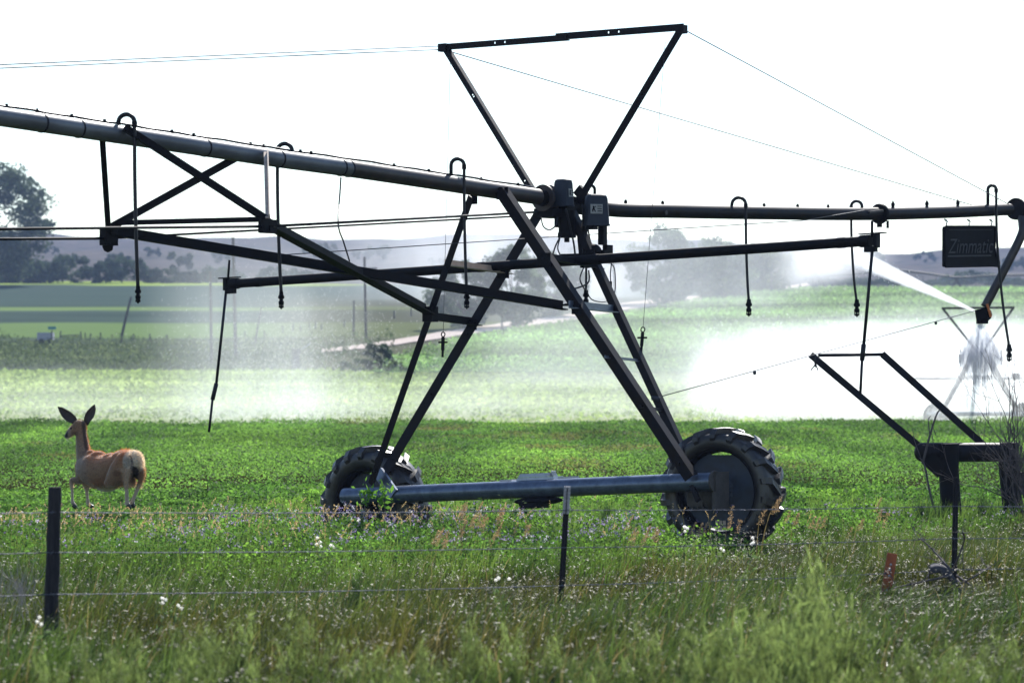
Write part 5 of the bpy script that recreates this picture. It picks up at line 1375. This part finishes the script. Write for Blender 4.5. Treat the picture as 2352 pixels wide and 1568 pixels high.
th_ = [(735, 0, 28.9, 1.0), (760, 0, 28.7, .9), (1570, 0, 30.6, 1.0), (1650, 0, 29.6, .8), (1720, 0, 28.6, 1.), (830, 0, 33.5, .8), (370, 0, 22.2, .75), (405, 0, 22.0, .8), (100, 0, 20.2, .75), (1145, 0, 24.3, .8)]
plants("seed_thistle", local_thistle, 4, th_, 'fluff', "white fluffy thistle gone to seed in the dry grass", "thistle", "thistles gone to seed")
wd_ = []
for x in list(range(1600, 2480, 54)) + [1830, 1850, 1868]: wd_.append((x + rng.uniform(-15, 15), 0, rng.uniform(15.2, 19.0), rng.uniform(.38, .92) * (1.15 if 1800 < x < 1900 else .55 if 1960 < x < 2300 else .9)))
for x in list(range(-60, 150, 70)) + list(range(230, 720, 48)) + list(range(800, 1600, 95)): wd_.append((x + rng.uniform(-20, 20), 0, rng.uniform(15.6, 18.6), rng.uniform(.34, .58)))
plants("feathery_weed", lambda: local_weed(.82, .30), 4, wd_, 'leaf', "soft pale green feathery weed in the near foreground", "weed", "feathery weeds in the foreground")
dk_ = [(1900, 0, 35.6, .42), (1925, 0, 36, .45), (1885, 0, 36, .4), (1390, 0, 36.8, .5), (1370, 0, 36.5, .45), (860, 0, 25.0, .38), (820, 0, 25.4, .36), (2120, 0, 38.6, .5), (2160, 0, 38.9, .45), (2260, 0, 38.6, .55), (2030, 0, 38, .45), (1480, 0, 25.8, .30), (1515, 0, 26., .33)]
plants("dark_weed", lambda: local_weed(.8, .2, True), 3, dk_, 'leaf', "dark green bushy weed clump standing out of the grass", "weed", "dark weed clumps")
cz = MB()
o = thing("leafy_weed", "bright green leafy weed climbing in front of the left end of the base beam", "weed", P(838, 1185, 35.0), None)
for (x, y) in ((838, 1128), (884, 1135)):
    p0_ = P(x, 1185, 35.2); p1_ = P(x, y, 35.2); cz.tube([p0_, p1_], .006, 5)
cz.build("stem", M['twig'], o)
for x, y in ((837, 1134), (884, 1133)):
    pos = P(x, y, 35.2) + rng.normal(0, 1, (46, 3)) * V3((.05, .04, .07))
    Q = leafquads(pos, rng.uniform(.03, .055, len(pos)), .2, .42); quads("leaf_cluster", Q, np.tile(V3((.12, .24, .04)), (len(Q), 4, 1)), M['leaf'], o, ORG[o.name])

# ------------------------------------------------------------------ water thrown by the end gun
wat, N_, L_n, b_n = nt("spray_water")
b_n.inputs["Base Color"].default_value = (.92, .95, 1, 1); b_n.inputs["Roughness"].default_value = .35
tr_ = N_.new("ShaderNodeBsdfTranslucent"); tr_.inputs[0].default_value = (.95, .97, 1, 1)
m1 = N_.new("ShaderNodeMixShader"); m1.inputs[0].default_value = .7; L_n.new(b_n.outputs[0], m1.inputs[1]); L_n.new(tr_.outputs[0], m1.inputs[2])
L_n.new(m1.outputs[0], N_["Material Output"].inputs["Surface"])
j0 = gc + jet_dir * .16; jl = np.linalg.norm(P(1940, 580, 56) - j0)
QQ = []
for i in range(9000):
    pass
n = 1600
f = rng.uniform(0, .86, n) ** 1.1; dist = f * jl * 1.05
rad = .012 + .22 * f ** 1.3
off = rng.normal(0, .6, (n, 3)) * rad[:, None]; off[:, 2] -= np.abs(rng.normal(0, .25, n)) * rad * (rng.uniform(0, 1, n) < .5)
pos = j0 + jet_dir * dist[:, None] + off 
dd = jet_dir + rng.normal(0, .12, (n, 3)); dd /= np.linalg.norm(dd, axis=1, keepdims=True); ee = np.cross(dd, rng.normal(size=(n, 3))); ee /= np.linalg.norm(ee, axis=1, keepdims=True)
L_ = (.012 + .028 * f)[:, None] * rng.uniform(.5, 1.4, (n, 1))
Q = np.stack([pos - dd * L_, pos + ee * L_ * .14, pos + dd * L_, pos - ee * L_ * .14], 1)
quads("water_jet", Q, np.ones((n, 4, 3)), wat, kind='stuff', label="white jet of water shooting up and away from the end gun", category="water")
jm, N_, L_n, b_n = nt("jet_spray"); N_.remove(b_n)
pvn = N_.new("ShaderNodeVolumePrincipled"); pvn.inputs["Color"].default_value = (.97, .98, 1, 1); pvn.inputs["Density"].default_value = 5.0; pvn.inputs["Anisotropy"].default_value = .5
L_n.new(pvn.outputs[0], N_["Material Output"].inputs["Volume"])
tc = N_.new("ShaderNodeTexCoord")
dp = N_.new("ShaderNodeVectorMath"); dp.operation = 'DOT_PRODUCT'; dp.inputs[1].default_value = tuple(jet_dir); L_n.new(tc.outputs["Object"], dp.inputs[0])
cp = N_.new("ShaderNodeVectorMath"); cp.operation = 'CROSS_PRODUCT'; cp.inputs[1].default_value = tuple(jet_dir); L_n.new(tc.outputs["Object"], cp.inputs[0])
ln_ = N_.new("ShaderNodeVectorMath"); ln_.operation = 'LENGTH'; L_n.new(cp.outputs[0], ln_.inputs[0])
ra = N_.new("ShaderNodeMapRange"); ra.inputs[1].default_value = 0; ra.inputs[2].default_value = jl; ra.inputs[3].default_value = .020; ra.inputs[4].default_value = .21; L_n.new(dp.outputs["Value"], ra.inputs[0])
dv_ = N_.new("ShaderNodeMath"); dv_.operation = 'DIVIDE'; L_n.new(ln_.outputs["Value"], dv_.inputs[0]); L_n.new(ra.outputs[0], dv_.inputs[1])
ed = N_.new("ShaderNodeMapRange"); ed.interpolation_type = 'SMOOTHSTEP'; ed.inputs[1].default_value = 1; ed.inputs[2].default_value = .25; L_n.new(dv_.outputs[0], ed.inputs[0])
de_ = N_.new("ShaderNodeMapRange"); de_.inputs[1].default_value = 0; de_.inputs[2].default_value = jl; de_.inputs[3].default_value = 16; de_.inputs[4].default_value = 2.2; L_n.new(dp.outputs["Value"], de_.inputs[0])
fa = N_.new("ShaderNodeMapRange"); fa.interpolation_type = 'SMOOTHSTEP'; fa.inputs[1].default_value = jl * 1.12; fa.inputs[2].default_value = jl * .7; L_n.new(dp.outputs["Value"], fa.inputs[0])
ns = N_.new("ShaderNodeTexNoise"); ns.inputs["Scale"].default_value = 3.2; ns.inputs["Detail"].default_value = 4; L_n.new(tc.outputs["Object"], ns.inputs["Vector"])
nr = N_.new("ShaderNodeMapRange"); nr.inputs[1].default_value = .38; nr.inputs[2].default_value = .6; nr.inputs[3].default_value = .35; nr.inputs[4].default_value = 1; L_n.new(ns.outputs["Fac"], nr.inputs[0])
cur = ed.outputs[0]
for o_ in (de_, fa, nr):
    mu = N_.new("ShaderNodeMath"); mu.operation = 'MULTIPLY'; L_n.new(cur, mu.inputs[0]); L_n.new(o_.outputs[0], mu.inputs[1]); cur = mu.outputs[0]
L_n.new(cur, pvn.inputs["Density"])
ts = np.linspace(0, 1.12, 12); jp = [j0 + jet_dir * jl * t for t in ts]
MB().tube(jp, [.022 + .255 * t for t in ts], 16).build("jet_core", jm, None, True, org=j0, kind='stuff', label="bright core of the water jet", category="water")
fan = wat
fm, N_, L_n, b_n = nt("fan_spray"); N_.remove(b_n)
pvn = N_.new("ShaderNodeVolumePrincipled"); pvn.inputs["Color"].default_value = (.55, .56, .62, 1); pvn.inputs["Anisotropy"].default_value = .1
tc = N_.new("ShaderNodeTexCoord"); mp = N_.new("ShaderNodeMapping"); mp.inputs["Scale"].default_value = (20, 20, 3.5); ns = N_.new("ShaderNodeTexNoise"); ns.inputs["Scale"].default_value = 1; ns.inputs["Detail"].default_value = 3
mr = N_.new("ShaderNodeMapRange"); mr.inputs[1].default_value = .46; mr.inputs[2].default_value = .64; mr.inputs[3].default_value = 0; mr.inputs[4].default_value = 13
L_n.new(tc.outputs["Object"], mp.inputs[0]); L_n.new(mp.outputs[0], ns.inputs["Vector"]); L_n.new(ns.outputs["Fac"], mr.inputs[0]); L_n.new(mr.outputs[0], pvn.inputs["Density"])
L_n.new(pvn.outputs[0], N_["Material Output"].inputs["Volume"])
g0 = P(2252, 738, Yg - .2)
MB().lathe(g0, ((.05, 0), (.11, -.11), (.23, -.32), (.33, -.50), (.30, -.60), (.16, -.78), (.05, -.92), (.0, -1.0)), zv, 20).build("fan_mist", fm, None, True, org=g0, kind='stuff', label="grey fan of falling water under the end gun", category="water")
n = 2600; f = rng.uniform(0, 1, n) ** .7; an = rng.normal(0, .36, n)
gx = P(2252, 742, Yg - .2); lenm = .62
pos = gx + np.stack([np.sin(an) * f * lenm * 1.05 + rng.normal(0, .02, n), rng.normal(0, .10, n) * f, -f * lenm * (.75 + .25 * np.cos(an)) ** 1], 1)
dd = np.stack([np.sin(an) * 1.0, rng.normal(0, .1, n), -np.cos(an)], 1); dd /= np.linalg.norm(dd, axis=1, keepdims=True); ee = np.cross(dd, rng.normal(size=(n, 3))); ee /= np.linalg.norm(ee, axis=1, keepdims=True)
L_ = rng.uniform(.012, .05, (n, 1)); Q = np.stack([pos - dd * L_, pos + ee * .002, pos + dd * L_, pos - ee * .002], 1)
keep = (rng.uniform(0, 1, n) < 1.1 - f * .75)
q2 = []
for (x0, y0, y1) in ((2236, 815, 925), (2241, 818, 880), (2247, 815, 900), (2257, 800, 925), (2262, 815, 905), (2205, 800, 850), (2300, 800, 840)):
    m_ = 60; t = rng.uniform(0, 1, m_); p = np.stack([P(x0 + rng.normal(0, 1), y0 + (y1 - y0) * tt, Yg - .2) for tt in t]); q2.append(np.stack([p - V3((0, 0, .03)), p + V3((.003, 0, 0)), p + V3((0, 0, .03)), p - V3((.003, 0, 0))], 1))
Q = np.concatenate([Q[keep]] + q2)
quads("water_fan", Q, np.ones((len(Q), 4, 3)), fan, kind='stuff', label="grey fan of drops falling under the end gun", category="water")

n = 7000
X = np.clip(-8.8 + rng.normal(0, 2.4, n), -16, -2); Y = rng.uniform(123, 137, n); Z = .1 + np.abs(rng.normal(0, 2.6, n))
p = np.stack([X, Y, tz(X, Y) + Z], 1); hw2 = rng.uniform(.0015, .004, (n, 1)); L_ = rng.uniform(.01, .045, (n, 1)); sx_ = V3((1, 0, 0)); dz_ = nrm(V3((.12, 0, 1)))
Q = np.stack([p - dz_ * L_, p + sx_ * hw2, p + dz_ * L_, p - sx_ * hw2], 1)
quads("falling_drops", Q, np.ones((n, 4, 3)), wat, kind='stuff', label="fine falling drops in the spray curtain left of the tower", category="water")
n = 9000
X = rng.uniform(7.5, 22, n); Y = rng.uniform(122.5, 140, n); Z = rng.uniform(.1, 4.6, n) * rng.uniform(.3, 1, n)
p = np.stack([X, Y, tz(X, Y) + Z], 1); L_ = rng.uniform(.02, .07, (n, 1)); hw2 = rng.uniform(.003, .008, (n, 1))
Q = np.stack([p - dz_ * L_, p + sx_ * hw2, p + dz_ * L_, p - sx_ * hw2], 1)
quads("falling_drops", Q, np.ones((n, 4, 3)), wat, kind='stuff', label="fine falling drops in the bright spray cloud at the right", category="water")
# ------------------------------------------------------------------ drifting spray and the haze of the day
def mist(name, lo, hi, dens, fades, label, nscale=.35, stretch=(1, 1, 1), r0_=.35, r1_=.7, floor=.25, aniso=.45, colr=(.96, .975, 1), step=.0):
    lo, hi = V3(lo), V3(hi)
    mb = MB().box((lo + hi) / 2, tuple(hi - lo)); m, N, L, b = nt(name)
    N.remove(b); pvn = N.new("ShaderNodeVolumePrincipled"); L.new(pvn.outputs[0], N["Material Output"].inputs["Volume"])
    pvn.inputs["Color"].default_value = (*colr, 1); pvn.inputs["Anisotropy"].default_value = aniso
    tc = N.new("ShaderNodeTexCoord"); sp = N.new("ShaderNodeSeparateXYZ"); L.new(tc.outputs["Object"], sp.inputs[0])
    mp = N.new("ShaderNodeMapping"); mp.inputs["Scale"].default_value = stretch; L.new(tc.outputs["Object"], mp.inputs[0])
    ns = N.new("ShaderNodeTexNoise"); ns.inputs["Scale"].default_value = nscale; ns.inputs["Detail"].default_value = 4; L.new(mp.outputs[0], ns.inputs["Vector"])
    mr = N.new("ShaderNodeMapRange"); mr.interpolation_type = 'SMOOTHSTEP'
    for i, v in enumerate((r0_, r1_, floor, 1.0)): mr.inputs[i + 1].default_value = v
    L.new(ns.outputs["Fac"], mr.inputs[0])
    cur = mr.outputs[0]
    sz = hi - lo
    for ax in range(3):
        for side in range(2):
            w_ = fades[ax][side]
            if not w_: continue
            r_ = N.new("ShaderNodeMapRange"); r_.interpolation_type = 'SMOOTHSTEP'
            if side == 0: r_.inputs[1].default_value = 0; r_.inputs[2].default_value = w_
            else: r_.inputs[1].default_value = sz[ax]; r_.inputs[2].default_value = sz[ax] - w_
            L.new(sp.outputs[ax], r_.inputs[0]); mu = N.new("ShaderNodeMath"); mu.operation = 'MULTIPLY'
            L.new(cur, mu.inputs[0]); L.new(r_.outputs[0], mu.inputs[1]); cur = mu.outputs[0]
    mu = N.new("ShaderNodeMath"); mu.operation = 'MULTIPLY'; mu.inputs[1].default_value = dens; L.new(cur, mu.inputs[0]); L.new(mu.outputs[0], pvn.inputs["Density"])
    return mb.build(name, m, None, False, org=lo, kind='stuff', label=label, category="spray")
mist("spray_cloud", (7.0, 122.2, -.1), (34, 168, 5.0), .21, ((6.5, 0), (5, 8), (.75, 4.0)), "dense white cloud of spray over the field at the right", .55, (1, .5, .7), r0_=.38, r1_=.64, floor=.14, aniso=.5)
mist("spray_curtain", (-15.5, 123, -.3), (-5.0, 139, 9.0), .044, ((5, 4.5), (3, 3), (0, 5.5)), "pale curtain of falling spray left of the tower", .34, (1, .35, .13), .30, .72, .2)
mist("low_spray", (-30, 124, -.3), (30, 152, 3.0), .020, ((3, 0), (2, 5), (0, 2.4)), "thin low spray drifting over the pale field", .3, (1, .5, .5), .3, .7, .3)
mist("gun_spray", (5.15, 53, 3.5), (6.7, 69, 5.4), .24, ((.6, .6), (3, 5), (.6, .8)), "bright cloud where the gun jet breaks up under the boom", .7, r0_=.3, r1_=.65, floor=.2)
mist("field_spray", (-6, 172, 1.2), (44, 206, 8.5), .016, ((9, 0), (6, 6), (0, 5)), "thin spray over the lower part of the right crop field", .2, (1, .5, .5), .3, .7, .4)
mist("tree_spray", (-13, 292, 7.0), (34, 374, 25), .0062, ((9, 10), (12, 8), (4.5, 8)), "thin veil of spray in front of the trees behind the dirt road", .12, (1.8, .4, .2), .28, .74, .4)
mist("hill_spray", (-26, 380, 9), (26, 440, 24), .016, ((16, 17), (8, 8), (5, 6)), "veil of spray hiding the hills and trees behind the tower", .09, (1.6, .5, .35), .3, .72, .12)
hz, N_, L_n, b_n = nt("haze_air"); N_.remove(b_n)
pvn = N_.new("ShaderNodeVolumePrincipled"); pvn.inputs["Color"].default_value = (.50, .64, 1, 1); pvn.inputs["Density"].default_value = .00021; pvn.inputs["Anisotropy"].default_value = 0.
L_n.new(pvn.outputs[0], N_["Material Output"].inputs["Volume"])
MB().box((0, 1190, 38), (2300, 2520, 90)).build("haze", hz, None, kind='stuff', label="thin blue haze over the fields and hills", category="haze")
